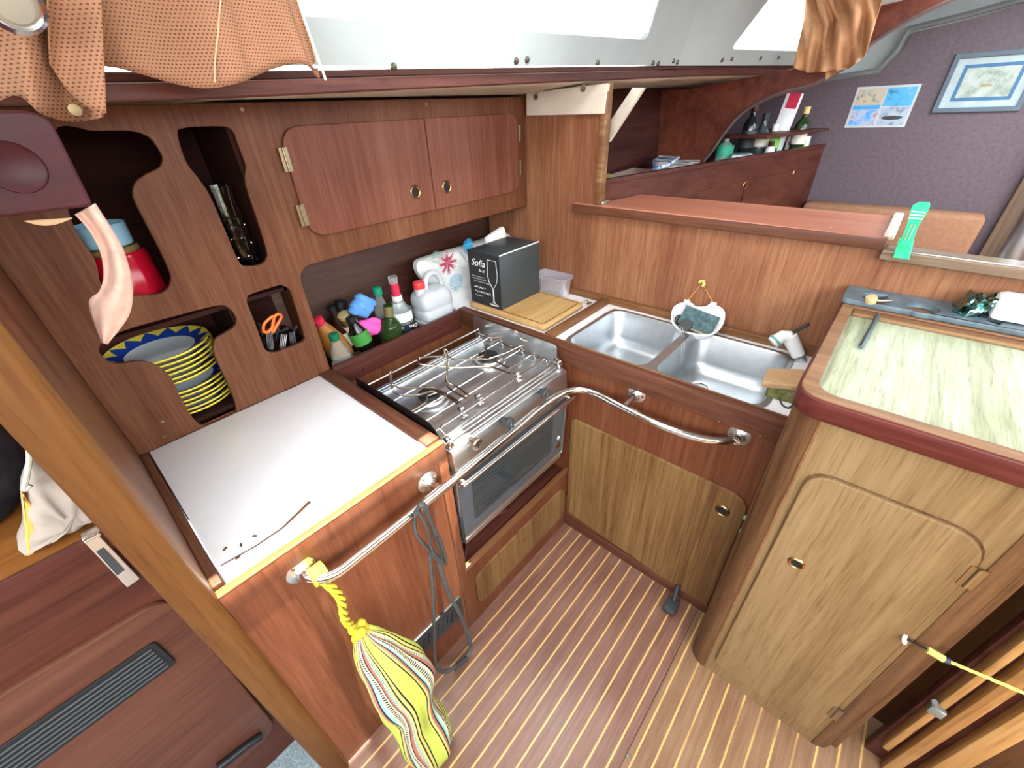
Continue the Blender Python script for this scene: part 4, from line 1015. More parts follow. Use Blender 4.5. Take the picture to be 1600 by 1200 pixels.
# jug
JG = thing('water_jug', 'translucent white plastic jug with a red cap and moulded handle', 'jug', (1.0, 1.34, .85))
JM = plain('milky_hdpe', '#b8bfc4', .4, 0, .4, .02)
jx, jy, jz = .975, 1.330, .862
bm = NB(); rr = []
for hx, hy, z, r in ((.066, .05, 0, .03), (.075, .056, .008, .035), (.078, .058, .03, .035), (.074, .055, .034, .035), (.078, .058, .040, .035), (.078, .058, .075, .035), (.076, .056, .079, .035), (.078, .058, .083, .035), (.077, .057, .115, .035), (.072, .054, .133, .035), (.060, .045, .148, .03), (.045, .03, .152, .02), (.0, .0, .153, 0)):
    if hx: rr.append([bm.verts.new((jx + x, jy + y, jz + z)) for x, y in rect(-hx, -hy, hx, hy, r, 5)])
    else: cpt = bm.verts.new((jx, jy, jz + z))
for A_, B_ in zip(rr, rr[1:]):
    n = len(A_)
    for i in range(n): bm.faces.new((A_[i], A_[(i + 1) % n], B_[(i + 1) % n], B_[i]))
bm.faces.new(list(reversed(rr[0])))
n = len(rr[-1])
for i in range(n): bm.faces.new((rr[-1][i], rr[-1][(i + 1) % n], cpt))
obj('body', bm, JM, JG, angle=60)
obj('neck', LT([(.022, .14), (.020, .165), (.019, .175), (0, .175)], 20, T(jx - .05, jy, jz)), JM, JG)
o = obj('cap', LT([(.023, .165), (.0235, .186), (.021, .190), (0, .190)], 24, T(jx - .05, jy, jz)), plain('red_cap', '#d8383a', .4), JG); o['label'] = 'red screw cap'
obj('handle', TB(cat_([(jx - .022, jy, jz + .145), (jx - .016, jy, jz + .188), (jx + .008, jy, jz + .206), (jx + .038, jy, jz + .200), (jx + .058, jy, jz + .17), (jx + .065, jy, jz + .12)], 5), .0135, seg=12, flat=(1, .8)), JM, JG)
# translucent tray beneath the jug
bm = NB()
for r_ in (0,):
    rr = []
    for ins, z in ((.012, .786), (0, .856), (.003, .856), (.015, .790)):
        rr.append([bm.verts.new((x, y, z)) for x, y in rect(.90 + ins, 1.262 + ins, 1.125 - ins, 1.42 - ins, .025, 5)])
    for A_, B_ in zip(rr, rr[1:]):
        n = len(A_)
        for i in range(n): bm.faces.new((A_[i], A_[(i + 1) % n], B_[(i + 1) % n], B_[i]))
    bm.faces.new(rr[0]); bm.faces.new(rr[-1])
box(bm, (.91, 1.275, .84), (1.115, 1.41, .8615), .003)
single('storage_box', bm, glassy('cloudy_plastic', '#c9ccd4', .3, .6), 'low cloudy plastic storage box under the water jug', 'box', (1.01, 1.34, .785))

# bottles -----------------------------------------------------------
def bottle(label, px, yt, bs, prof, mat, capmat=None, cap=None, labels=(), rscale=1, liquid=None, flat=1):
    """bottle leaning from its base point bs to the top seen at px in plane y=yt"""
    top = Vector(ony(px[0], px[1], yt)); b0 = Vector(bs); d = top - b0; Ht = d.length
    o = thing('bottle', label, 'bottle', b0, d.to_track_quat('Z', 'Y').to_matrix())
    s_ = Ht / prof[-1][1]; pr = [(r * rscale, z * s_) for r, z in prof]
    obj('glass_body', LT([(0, 0)] + pr + [(max(pr[-1][0] - .003, .001), pr[-1][1])], 28), mat, o, local=True)
    if liquid: obj('liquid', LT([(0, .003)] + [(max(r - .003, .001), z + .003) for r, z in pr if z < Ht * liquid[0]] + [(0, Ht * liquid[0])], 24), liquid[1], o, local=True)
    if cap:
        r, h = cap; obj('cap', LT([(r, Ht - h * .7), (r, Ht + h * .2), (r * .85, Ht + h * .26), (0, Ht + h * .26)], 22), capmat, o, local=True)
    for z0, z1, r, mt in labels:
        obj('label_band', LT([(r * rscale, z0 * Ht), (r * rscale + .0007, z0 * Ht), (r * rscale + .0007, z1 * Ht), (r * rscale, z1 * Ht)], 28), mt, o, local=True)
    return o, Ht
WINE = [(.034, .0), (.037, .006), (.037, .19), (.034, .205), (.018, .235), (.014, .25), (.014, .29), (.0155, .292), (.0155, .30)]
GR_ = glassy('green_glass', '#3c5a2c', .05, .35); DG = glassy('dark_olive_glass', '#20240f', .05, .6)
RED = plain('red_label', '#c02c48', .5); NAVY = plain('navy_label', '#1c2130', .5); LGREEN = plain('lime_label', '#86d060', .5); PAPER = plain('paper_label', '#e4e2d4', .6)
VOD = [(.040, .0), (.044, .006), (.044, .15), (.040, .175), (.022, .215), (.016, .235), (.0145, .25), (.0145, .285), (.017, .288), (.017, .31)]
ZB = .786
o, Ht = bottle('clear bottle with a red and white neck band and dark label beside the jug', (613, 432), 1.335, (.828, 1.342, ZB), VOD, GLASS, None, None, [(.77, .92, .0155, RED), (.70, .77, .0185, PAPER), (.08, .42, .0445, NAVY), (.46, .58, .0446, plain('white_sticker', '#cfd8d8', .5))])
LM = o.matrix_world @ RZ(0)
text('CINZANO', Matrix.Translation((.828, 1.342, ZB)) @ RZ(-18) @ FY(-.0462), .017, -.034, .37 * Ht, PAPER, o, 'lettering')
o, _ = bottle('green glass wine bottle with an open neck in front of the pink cloth', (606, 476), 1.325, (.735, 1.300, ZB), WINE, GR_, None, None, [(.80, .97, .0158, plain('foil_remains', '#6a6640', .4))], rscale=1.1)
o, _ = bottle('tan sauce bottle with a red cap leaning at the left end of the shelf', (496, 500), 1.36, (.590, 1.375, ZB + .016), [(.036, 0), (.042, .006), (.044, .07), (.042, .11), (.030, .15), (.02, .17), (.017, .18), (.017, .19)], plain('tan_sauce', '#9a662c', .3, 0, .5, .06, 20), plain('red_lid', '#c02844', .4), (.019, .026))
o, _ = bottle('small clear bottle with a green cap and lime label in the shelf corner', (521, 524), 1.29, (.540, 1.296, ZB), [(.034, 0), (.038, .005), (.038, .08), (.030, .12), (.015, .15), (.014, .17)], GLASS, plain('green_lid', '#106848', .4), (.017, .024), [(.14, .50, .0386, plain('lime_paper', '#7cae4a', .5))], liquid=(.5, plain('dark_sauce', '#1e1a16', .3)))
o, _ = bottle('dark soy sauce bottle with a lime green label in the middle of the shelf', (547, 497), 1.34, (.662, 1.318, ZB), [(.030, 0), (.034, .005), (.034, .12), (.027, .15), (.015, .17), (.014, .19)], plain('soy_black', '#120e0e', .15), BLACK, (.016, .02), [(.55, .76, .0345, plain('bright_green_label', '#3f8a3a', .5))])
o, _ = bottle('short dark jar with a black lid in front of the soy sauce bottle', (556, 558), 1.285, (.608, 1.282, ZB), [(.024, 0), (.026, .005), (.026, .09), (.024, .10)], plain('dark_glaze', '#141214', .15), BLACK, (.026, .02))
o, _ = bottle('tall clear bottle with a green cap behind the blue cloth', (589, 452), 1.385, (.775, 1.395, ZB), [(.026, 0), (.028, .005), (.028, .17), (.02, .20), (.013, .22), (.013, .245)], GLASS, plain('sea_green_lid', '#1c8a66', .4), (.0175, .03))
o, _ = bottle('brown bottle with a cream label behind the tan sauce bottle', (517, 480), 1.40, (.645, 1.41, ZB), [(.028, 0), (.03, .005), (.03, .13), (.022, .16), (.013, .18), (.013, .20)], plain('brown_glass', '#2a1610', .15), BLACK, (.015, .02), [(.4, .62, .0306, PAPER)])
o, _ = bottle('small jar with a pale lid and patterned label at the back of the shelf', (536, 492), 1.375, (.705, 1.395, ZB), [(.026, 0), (.028, .005), (.028, .09), (.022, .11), (.02, .13)], plain('mustard_jar', '#6a5430', .2), plain('pale_lid', '#a89a6c', .5), (.021, .016), [(.55, .85, .0286, PAPER)])
o, _ = bottle('black spice grinder at the back left of the shelf', (532, 472), 1.42, (.585, 1.435, ZB), [(.024, 0), (.026, .005), (.026, .1), (.018, .13), (.02, .16)], plain('grinder_black', '#1b1c20', .25), BLACK, (.022, .02))
def cloth(name, label, c, r, mat, seed):
    random.seed(seed); bm = NB(); bmesh.ops.create_icosphere(bm, subdivisions=4, radius=1)
    ph = [random.random() * 6 for _ in range(6)]
    for v_ in bm.verts:
        q = v_.co.copy(); k_ = 1 + .18 * math.sin(3 * q.x + ph[0]) * math.cos(3 * q.z + ph[1]) + .05 * math.sin(7 * q.z + ph[2] + 6 * q.x) + .035 * math.sin(14 * q.x + 9 * q.z + ph[3])
        v_.co = Vector((c[0] + q.x * r[0] * k_, c[1] + q.y * r[1] * k_, c[2] + q.z * r[2] * k_))
    return single(name, bm, mat, label, 'cloth', (c[0], c[1], c[2] - r[2]))
q = ony(566, 478, 1.35); cloth('cleaning_cloth', 'crumpled blue microfibre cloth on top of the bottles', q, (.045, .032, .038), plain('blue_microfibre', '#5e96d8', .95, 0, .1, .08, 40), 3)
q = ony(572, 508, 1.345); cloth('cleaning_cloth', 'bright pink cloth crumpled under the blue cloth', (q[0] + .012, q[1], q[2] - .012), (.05, .028, .035), plain('pink_microfibre', '#ea5aa8', .95, 0, .1, .08, 40), 5)

# ---------------------------------------------------- plates behind opening C
def plate_mat():
    m, nt, b = base('zigzag_glaze', .15)
    vec = mapping(nt, (1, 1, 1)); sep = N(nt, 'ShaderNodeSeparateXYZ'); nt.links.new(vec, sep.inputs[0])
    x, y = sep.outputs[0], sep.outputs[1]
    r = math_(nt, 'SQRT', math_(nt, 'ADD', math_(nt, 'MULTIPLY', x, x), math_(nt, 'MULTIPLY', y, y)))
    a = math_(nt, 'ARCTAN2', y, x); t = math_(nt, 'PINGPONG', math_(nt, 'MULTIPLY', a, 14 / PI), 1.0)
    thr = math_(nt, 'ADD', math_(nt, 'MULTIPLY', t, .024), .094)
    ye = math_(nt, 'GREATER_THAN', r, thr); blu = math_(nt, 'GREATER_THAN', r, .080)
    c = mixc(nt, blu, lin('#dfe8ea'), lin('#25439a')); c = mixc(nt, ye, c, lin('#ecd84e'))
    nt.links.new(c, b.inputs['Base Color']); return m
PM = plate_mat()
pp = LT([(0, .004), (.074, .004), (.082, .006), (.114, .0185), (.1185, .020), (.119, .017), (.114, .012), (.082, .002), (.06, 0), (0, 0)], 64)
pz = ony(262, 552, 1.375)
p0x = pz[0] - .004
PZ0 = .9255
plate0 = single('dinner_plate', pp, PM, 'x', 'plate', (0, 0, 0), 'dinner plates')
z = PZ0; pts_ = []
tiltm = Matrix.Rotation(math.radians(3), 4, 'Y')
for i in range(12):
    o = plate0 if i == 0 else plate0.copy()
    if i: COL.objects.link(o)
    o.location = (p0x + (.004 if i < 6 else -.003) + .002 * math.sin(i * 2.1), 1.385 + .002 * math.cos(i * 3), z); o.rotation_euler = (0, math.radians(0 if i < 6 else 0), i * .9)
    z += .0135 if i != 5 else .030
    if i == 11: o['label'] = 'topmost plate of the stack, showing its white centre inside a blue and yellow zigzag rim'; o['group'] = 'plates in the locker stack'
    elif i >= 6: o['label'] = 'white plate with a yellow zigzag rim in the upper half of the locker stack'; o['group'] = 'plates in the upper half of the stack'
    else: o['label'] = 'white plate with a yellow zigzag rim in the lower half of the locker stack'; o['group'] = 'plates in the lower half of the stack'
ZTOP = z
# pots in opening A
q = ony(205, 455, 1.345)
P1 = thing('red_canister', 'glossy red pot with a pale band in the upper left locker opening', 'pot', (.112, 1.35, 1.201))
RP = plain('red_enamel', '#b0102a', .15)
obj('body', LT([(0, 0), (.062, 0), (.067, .006), (.067, .055), (.064, .058), (.060, .155), (.056, .160), (0, .160)], 36), RP, P1, local=True)
obj('band', LT([(.0665, .050), (.0682, .051), (.0682, .057), (.0665, .058)], 36), plain('pink_band', '#c88088', .4), P1, local=True)
obj('lid_rim', LT([(.05, .160), (.052, .166), (.048, .172), (0, .172)], 36), plain('cream_lid', '#8a744c', .4), P1, local=True)
q2 = P1.location
BLU = plain('blue_bowl_glaze', '#8fc0d8', .3)
single('blue_bowl', LT([(0, 0), (.04, 0), (.046, .004), (.048, .05), (.046, .05), (.042, .008), (0, .006)], 36, T(q2.x, q2.y, q2.z + .1725)), BLU, 'small light blue bowl on top of the red pot', 'bowl', (q2.x, q2.y, q2.z + .1725))
single('red_lid_knob', LT([(0, 0), (.03, 0), (.034, .02), (.03, .05), (.012, .066), (0, .067)], 24, T(q2.x + .098, 1.31, 1.2)), plain('dark_wine_glass', '#3a1018', .1), 'small dark red glass jar right of the red pot', 'jar', (q2.x + .098, 1.31, 1.2))
# tumblers in opening B
q = ony(350, 400, 1.32)
tz = 1.19
g0_ = LT([(0, .002), (.024, .002), (.032, .078), (.0345, .079), (.0345, .077), (.026, 0), (0, 0)], 28)
gb0 = single('tumbler', g0_, glassy('smoky_glass', '#e8e8e0', .02, .0), 'x', 'glass', (0, 0, 0))
for i in range(5):
    o = gb0 if i == 0 else gb0.copy()
    if i: COL.objects.link(o)
    o.location = (.362, 1.315, 1.2 + i * .048)
    o['label'] = 'clear tumbler in the tall nested stack inside the narrow locker opening' ; o['group'] = 'tumblers nested in the narrow locker opening'
# cutlery
CB = thing('cutlery_box', 'dark cutlery holder inside the small square locker opening', 'holder', (.36, 1.33, 1.0))
obj('front_wall', BX((.30, 1.275, 1.002), (.43, 1.28, 1.02)), BLACK, CB); obj('back_wall', BX((.30, 1.40, 1.002), (.43, 1.405, 1.02)), BLACK, CB)
def fork(u0, v0, u1, v1, yy, label, r=.0011):
    a = Vector(ony(u0, v0, yy)); b = Vector(ony(u1, v1, yy)); d = (a - b).normalized(); sd_ = Vector((d.z, 0, -d.x))
    o = thing('fork', label, 'fork', b)
    for s_ in (-1.5, -.5, .5, 1.5): obj('tine', TB([b + d * (a - b).length * .3 + sd_ * s_ * .004, b + d * (a - b).length * .4 + sd_ * s_ * .005, a + sd_ * s_ * .005], .0015, seg=6), STEEL, o)
    obj('neck', TB([b, b + d * (a - b).length * .3], .004, seg=8, rs=[.003, .008], flat=(1, .4)), STEEL, o)
k = 7.5; qc = lambda x, y: (380 + x / k, 440 + y / k)
fork(*qc(300, 590), *qc(335, 860), 1.30, 'steel fork with its tines up behind the orange scissors')
fork(*qc(480, 620), *qc(450, 850), 1.30, 'steel fork with its tines up in the middle of the cutlery opening')
fork(*qc(570, 590), *qc(590, 790), 1.33, 'steel fork at the right of the cutlery opening')
SCI = thing('scissors', 'orange handled scissors standing in the cutlery opening', 'scissors', ony(*qc(300, 800), 1.31))
OR = plain('orange_handle', '#f0742a', .4)
for a_ in ([(235, 560), (250, 490), (340, 410), (360, 430), (340, 530), (290, 590), (245, 590)], [(340, 560), (350, 470), (380, 395), (430, 385), (445, 420), (400, 500), (350, 590)]):
    obj('handle_loop', TB(cat_([ony(*qc(*p), 1.30) for p in a_], 4, True), .0045, seg=8, closed=True), OR, SCI)
for a_ in ((310, 590, 330, 800), (335, 580, 350, 800)): obj('blade', TB([ony(*qc(a_[0], a_[1]), 1.305), ony(*qc(a_[2], a_[3]), 1.305)], .004, seg=6, flat=(1, .3)), STEEL, SCI)
for i, (a_, lb_) in enumerate((((180, 480, 230, 640), 'steel spoon at the left edge of the cutlery opening'), ((530, 540, 330, 620), 'table knife lying slantwise in the cutlery opening'), ((410, 530, 380, 700), 'steel spoon standing right of the scissors'), ((620, 510, 560, 680), 'steel spoon at the upper right of the cutlery opening'))):
    a = Vector(ony(*qc(a_[0], a_[1]), 1.34)); b = Vector(ony(*qc(a_[2], a_[3]), 1.34))
    single('spoon' if 'spoon' in lb_ else 'table_knife', TB(cat_([a, a.lerp(b, .15), a.lerp(b, .3), b], 4), .005, seg=10, rs=[.002] + [.008] * 3 + [.009] * 3 + [.006] * 2 + [.003] * 4, flat=(1, .4)), STEEL, lb_, 'spoon' if 'spoon' in lb_ else 'knife', b)

# =================================================================== CURTAINS, LEFT BRACKET, LIGHT
def cloth_sheet(px_top, px_bot, yy, pleat, nb=36, nv=14):
    tp_ = cat_([(a, b, 0) for a, b in px_top], 6); bt_ = cat_([(a, b, 0) for a, b in px_bot], 6)
    def smp(L, t): i = t * (len(L) - 1); j = min(int(i), len(L) - 2); return L[j].lerp(L[j + 1], i - j)
    def fn(u, v):
        a = smp(tp_, u); b = smp(bt_, u); p = a.lerp(b, v)
        y = yy(u, v) if callable(yy) else yy
        q = ony(p.x, p.y, y); return (q[0], y + pleat(u, v), q[2])
    return sheet(fn, nb * 2, nv * 2)
CT = thing('window_curtain', 'large orange perforated curtain hanging over the left cabin window', 'curtain', (.3, .86, 1.68))
def plt(u, v): return .007 * math.sin(u * 21 + .6 * math.sin(v * 3)) * (.25 + v) + .01 * math.sin(u * 8) + .006 * math.exp(-((u - .60) / .02) ** 2)
obj('cloth', cloth_sheet([(30, -260), (150, -260), (260, -260), (330, -260), (405, -260)], [(88, 110), (160, 102), (210, 113), (280, 131), (330, 138), (375, 128), (420, 110), (460, 100), (488, 106), (508, 124)], lambda u, v: .80 + .05 * v, plt), ORANGE, CT, solid=.0015, angle=80)
obj('gathered_corner', cloth_sheet([(-60, -260), (0, -260), (60, -260), (110, -260)], [(-50, 190), (20, 150), (60, 178), (110, 189), (140, 188), (158, 180), (163, 165)], lambda u, v: .78 + .04 * v, lambda u, v: .02 * math.sin(u * 13 + 1) * (.3 + v)), ORANGE, CT, solid=.0015, angle=80)
sa = Vector(ony(493, 104, .835)); obj('snap', LT([(.006, 0), (.0055, .002), (0, .003)], 16, AXIS((0, -1, 0), sa)), CHROME, CT)
sa = Vector(ony(117, 172, .80)); obj('snap', LT([(.007, 0), (.0065, .002), (0, .003)], 16, AXIS((0, -1, 0), sa)), metal('dull_snap', '#77664a', .45), CT)
obj('folded_flap', cloth_sheet([(70, -100), (110, -100), (150, -100)], [(78, 100), (125, 160), (163, 178)], lambda u, v: .772 + .03 * v, lambda u, v: .012 * math.sin(u * 5)), ORANGE, CT, solid=.0015, angle=80)
obj('seam', TB(cat_([(lambda q: (q[0], q[1] - .016, q[2]))(ony(u_, v_, .80 + .05 * min(1, max(0, (v_ + 260) / 392)))) for u_, v_ in ((345, -40), (338, 10), (334, 60), (330, 100), (330, 130))], 4), .0013, seg=5), plain('pale_thread', '#c89a7c', .8), CT)
obj('edge_piping', TB(cat_([ony(u_, v_, .80 + .05 * min(1, max(0, (v_ + 260) / 384)) - .002) for u_, v_ in ((452, -60), (466, 0), (484, 55), (500, 100), (509, 125))], 4), .0022, seg=6), plain('pale_piping', '#d8d0c8', .7), CT)
# cabin light
cl = Vector(ony(14, 2, .74))
CLT = thing('cabin_light', 'round white and chrome cabin light in front of the curtain', 'light', cl)
obj('chrome_ring', LT([(.024, 0), (.026, .006), (.021, .010), (.018, .008)], 32, AXIS((.05, -.85, -.4), cl)), CHROME, CLT)
obj('diffuser', LT([(.018, .008), (.014, .013), (0, .015)], 28, AXIS((.05, -.85, -.4), cl)), plain('dull_diffuser', '#8a8578', .5), CLT)
# bracket with bung
BRK = thing('wooden_bracket', 'dark purple brown wooden bracket board with a round plug at upper left', 'bracket', (.0, .78, 1.55))
bp = outY([(-260, 175), (40, 172), (78, 183), (147, 322), (-260, 372)], .78)
obj('board', slab(FY(.78), rp(bp, [0, .008, .015, .008, 0]), .022, (), .003), wood('purple_mahogany', '#4a1620', '#66242f', '#7c343e', 'X', 25, stretch=.12, k=.30), BRK)
a = ony(22, 262, .78); obj('plug', LT([(.027, 0), (.026, .003), (.024, .0015), (0, .002)], 36, FY(.78) @ T(a[0], a[2], .0)), wood('plug_wood', '#4a1620', '#66242f', '#7c343e', 'X', 25, k=.30), BRK)
TAPE = thing('cloth_tie', 'pale pink cloth strip hanging from the wooden bracket in front of the plates', 'cloth strip', ony(150, 345, .80))
def tie(u, v):
    L1 = cat_([Vector((118, 335, 0)), Vector((140, 360, 0)), Vector((158, 395, 0)), Vector((162, 430, 0)), Vector((155, 455, 0)), Vector((139, 475, 0)), Vector((158, 535, 0))], 5)
    L2 = cat_([Vector((148, 318, 0)), Vector((172, 355, 0)), Vector((192, 390, 0)), Vector((204, 430, 0)), Vector((207, 460, 0)), Vector((200, 495, 0)), Vector((168, 538, 0))], 5)
    t = v * (len(L1) - 1); j = min(int(t), len(L1) - 2); a = L1[j].lerp(L1[j + 1], t - j); b = L2[j].lerp(L2[j + 1], t - j); p = a.lerp(b, u)
    y = .80 + .010 * math.sin(u * PI * 2 + v * 2) + .012 * v; q = ony(p.x, p.y, y); return q
obj('strip', sheet(tie, 10, 40), plain('pale_pink_cloth', '#d4b0a0', .9, 0, .1, .08, 60), TAPE, solid=.002, angle=80)
obj('under_cloth', sheet(lambda u, v: ony(38 + 75 * u, 345 + 1 * v + 9 * v * math.sin(u * PI) - 5 * u, .80), 10, 3), plain('peach_cloth', '#ccaa84', .9), TAPE, solid=.002)

# =================================================================== LEFT COMPARTMENT
YL = .85
LC = thing('quarter_locker', 'brown mahogany locker with a rounded vented door left of the partition', 'locker', (-.4, YL, 0))
lx1 = -.12
obj('front_panel', BX((-.95, YL, .0), (lx1, YL + .016, 1.0)), W_SAL, LC)
obj('ledge', BX((-.95, YL - .006, 1.0), (lx1, 1.35, 1.026), .003), wood('ledge_orange', '#7e4a1e', '#9a6028', '#b07636', 'X', 40), LC)
o = obj('ledge_edge', BX((-.95, YL - .012, .985), (lx1, YL - .004, 1.03), .003), W_DARK, LC)
Wd = wood('vent_door', '#6d4034', '#85523f', '#98644e', 'X', 40, k=.36)
dpts = outY([(-400, 1290), (0, 1085), (110, 1015), (215, 955), (262, 943), (300, 955), (330, 985), (400, 1085), (418, 1118), (408, 1135), (340, 1195)], YL)
vd = obj('vented_door', slab(FY(YL), rp([(-.62, .15), (-.150, .15), (-.132, .82), (-.62, .85)], [.02, .05, .05, .02]), .014, (), .004, .012), Wd, LC)
vg = outY([(-60, 1190), (235, 1008), (262, 1040), (-60, 1260)], YL)
va = outY([(215, 1003), (262, 1030), (60, 1185)], YL - .012)
FV = FY(YL - .012)
zt_, zb_ = va[0][1] - .002, va[1][1] - .008
gp = obj('vent', slab(FV, rect(-.50, .645, -.192, .738, .012), .006, (), .002, .005), BLACK, vd)
bm = NB()
for i in range(7): tube(bm, [(-.49, YL - .018, .657 + .0115 * i), (-.204, YL - .018, .657 + .0115 * i)], .0022, seg=6)
obj('louvre', bm, DGREY, gp)
lt = thing('door_latch', 'flat chrome latch plate hanging on the quarter locker front', 'latch', (-.15, YL, .95))
obj('plate', slab(FY(YL), rp(outY([(128, 838), (150, 826), (216, 896), (196, 910)], YL), .002), .006, (), .001, .016), STEEL, lt)
obj('slot', slab(FY(YL - .016), rp(outY([(150, 862), (162, 855), (195, 890), (183, 899)], YL - .016), .001), .001, (), 0, .0008), DGREY, lt)
obj('hook', BX((-.165, YL - .019, 1.026), (-.140, YL + .004, 1.036), .003), CHROME, lt)
a = ony(375, 1175, YL)
single('locker_handle', TB([ony(340, 1200, YL - .02), ony(385, 1165, YL - .02), ony(408, 1150, YL - .02)], .012, seg=10), BLACK, 'black handle low at the right of the vented locker door', 'handle', a)
single('carpet', BX((-1.3, -.3, .0005), (XP - .06, YL, .008)), plain('blue_grey_carpet', '#7b8a8f', .95, 0, .1, .25, 200), 'blue grey carpet on the floor left of the post', 'carpet', (-.3, .6, 0))
# canvas bag
bgx = [(45, 752), (60, 742), (100, 742), (150, 742), (215, 800), (225, 835), (190, 838), (130, 850), (90, 865), (58, 880), (44, 885), (40, 840), (36, 790)]
og = outY(bgx, YL + .03); cx = sum(p[0] for p in og) / len(og); cz = sum(p[1] for p in og) / len(og)
CBG = thing('canvas_bag', 'pale grey cotton drawstring bag sitting on the locker ledge', 'bag', (cx, YL + .04, 1.026))
og = [(a, max(b, 1.027)) for a, b in og]
ro = sm2(og, 4); n = len(ro); bm = NB(); lay = []
for s_, dy_ in ((.75, .09), (1, .06), (1.0, .02), (.9, -.006), (.6, -.018), (.2, -.022)):
    lay.append([bm.verts.new((cx + (a - cx) * s_ , YL + .035 + dy_ + .003 * math.sin(a * 150 + b * 60), max(1.027, cz + (b - cz) * s_))) for a, b in ro])
for A_, B_ in zip(lay, lay[1:]):
    for i in range(n): bm.faces.new((A_[i], A_[(i + 1) % n], B_[(i + 1) % n], B_[i]))
bm.faces.new(lay[0]); bm.faces.new(lay[-1])
obj('pouch', bm, plain('grey_cotton', '#8f857c', .95, 0, .1, .1, 12), CBG, angle=80)
obj('drawstring', TB(cat_([ony(u_, v_, .86) for u_, v_ in ((0, 652), (18, 655), (36, 680), (46, 710), (42, 745), (38, 765), (48, 758))], 5), .0035, seg=8), plain('grey_cord', '#a9aa98', .8), CBG)
o = obj('side_lining', slab(FY(YL + .028), rp(outY([(34, 772), (50, 790), (56, 840), (52, 880), (44, 886), (40, 830)], YL + .028), .002), .02, (), .002, .0), plain('orange_lining', '#d39a4a', .8), CBG)
# black bag behind
bm = NB(); bmesh.ops.create_icosphere(bm, subdivisions=4, radius=1)
for v_ in bm.verts:
    q = v_.co; k_ = 1 + .08 * math.sin(6 * q.x + 3 * q.z) * math.cos(5 * q.z)
    v_.co = Vector((-.29 + q.x * .12 * k_, 1.07 + q.y * .10 * k_, max(1.027, 1.13 + q.z * .13 * k_)))
BBG = single('black_bag', bm, plain('black_nylon', '#26262b', .7, 0, .3, .2, 50), 'soft black bag standing on the ledge behind the canvas bag', 'bag', (-.29, 1.07, 1.026))

# =================================================================== SALOON
SL = thing('saloon_locker', 'dark mahogany side locker with two small ring pulls in the saloon', 'locker', (2.5, .7, 1.1))
na, nb_ = Vector((1.55, .935, 0)), Vector((3.385, .475, 0))
dirv = (nb_ - na).normalized(); nor = Vector((dirv.y, -dirv.x, 0))
MF = Matrix(((dirv.x, 0, nor.x, na.x), (dirv.y, 0, nor.y, na.y), (0, 1, 0, 0), (0, 0, 0, 1)))
LL = (nb_ - na).length
obj('front_panel', slab(MF, [(0, .6), (LL, .6), (LL, 1.35), (0, 1.35)], .02), W_SAL, SL)
o = obj('top_edge', slab(MF, [(0, 1.338), (LL, 1.338), (LL, 1.356), (0, 1.356)], .03, (), .003, .006), W_DARK, SL)
obj('shelf_top', slab(FZ(1.30), [(1.55, .945), (3.38, .49), (3.38, 1.25), (1.55, 1.25)], .015), W_SAL, SL)
def uv2mf(u_, v_):
    d = Vector(ray(u_, v_)); o_ = Vector(CAM); t = (na - o_).dot(nor) / d.dot(nor); p = o_ + d * t; return (p - na).dot(dirv), p.z
d1 = uv2mf(1040, 300); d2 = uv2mf(1165, 277); d3 = uv2mf(1285, 253)
gb = obj('flap', slab(MF, [(d1[0], .9), (d2[0] - .01, .9), (d2[0] - .01, 1.24), (d1[0], 1.24)], .008, (), .002, .006), W_SAL, SL)
gb2 = obj('flap', slab(MF, [(d2[0] + .01, .9), (LL - .03, .9), (LL - .03, 1.24), (d2[0] + .01, 1.24)], .008, (), .002, .006), W_SAL, SL)
for uv, g_ in (((1162, 289), gb), ((1239, 271), gb2)):
    x, z_ = uv2mf(*uv); obj('finger_ring', LT([(.013, .0), (.013, .004), (.018, .005), (.021, .001)], 22, MF @ T(x, z_, .007)), BRASS, g_)
# partial bulkhead / knee arch
xk = 2.60
up = [(1060, 100), (1238, 104), (1300, 60), (1350, 18), (1400, -30), (1480, -60)]
lowr = [(1620, -60), (1481, 2), (1409, 38), (1360, 70), (1345, 90), (1290, 123), (1260, 136), (1226, 144), (1192, 157), (1158, 178), (1132, 208), (1111, 238), (1100, 251)]
kn_out = [(-1.35, 1.30), (-1.35, 1.66), (-1.04, 1.655)] + outX([(1238, 108), (1300, 62), (1350, 20), (1430, -40)], xk) + outX(lowr, xk) + [(-.9, 1.30)]
KN = thing('frame_bulkhead', 'curved reddish mahogany frame arching from the hull up to the cabin roof', 'frame', (xk, .9, 1.3))
obj('panel', slab(FX(xk), kn_out, .03, (), .003), W_KNEE, KN, angle=30)
obj('beading', TB(cat_([onx(u_, v_, xk - .004) for u_, v_ in lowr], 3), .008, seg=6), plain('grey_edge', '#5c4a48', .5), KN)
# strut
q = [onx(1000, 137, 1.62), onx(1012, 137, 1.62), onx(952, 222, 1.62), onx(949, 205, 1.62)]
single('white_strut', slab(FX(1.62), outX([(988, 137), (1006, 137), (951, 222), (951, 192)], 1.62), .02, (), .002), CREAM, 'cream diagonal strut between deck and bulkhead post', 'strut', (1.62, .85, 1.5))
# upper small shelf
sx = [onx(1135, 208, 2.9), onx(1245, 196, 3.3)]
single('bottle_shelf', BX((2.66, .62, sx[0][2] - .012), (3.38, .90, sx[0][2]), .002, T(2.66, .76, 0) @ RZ(-12) @ T(-2.66, -.76, 0)), W_SAL, 'narrow dark shelf board above the saloon locker', 'shelf', (3.0, .8, sx[0][2]))
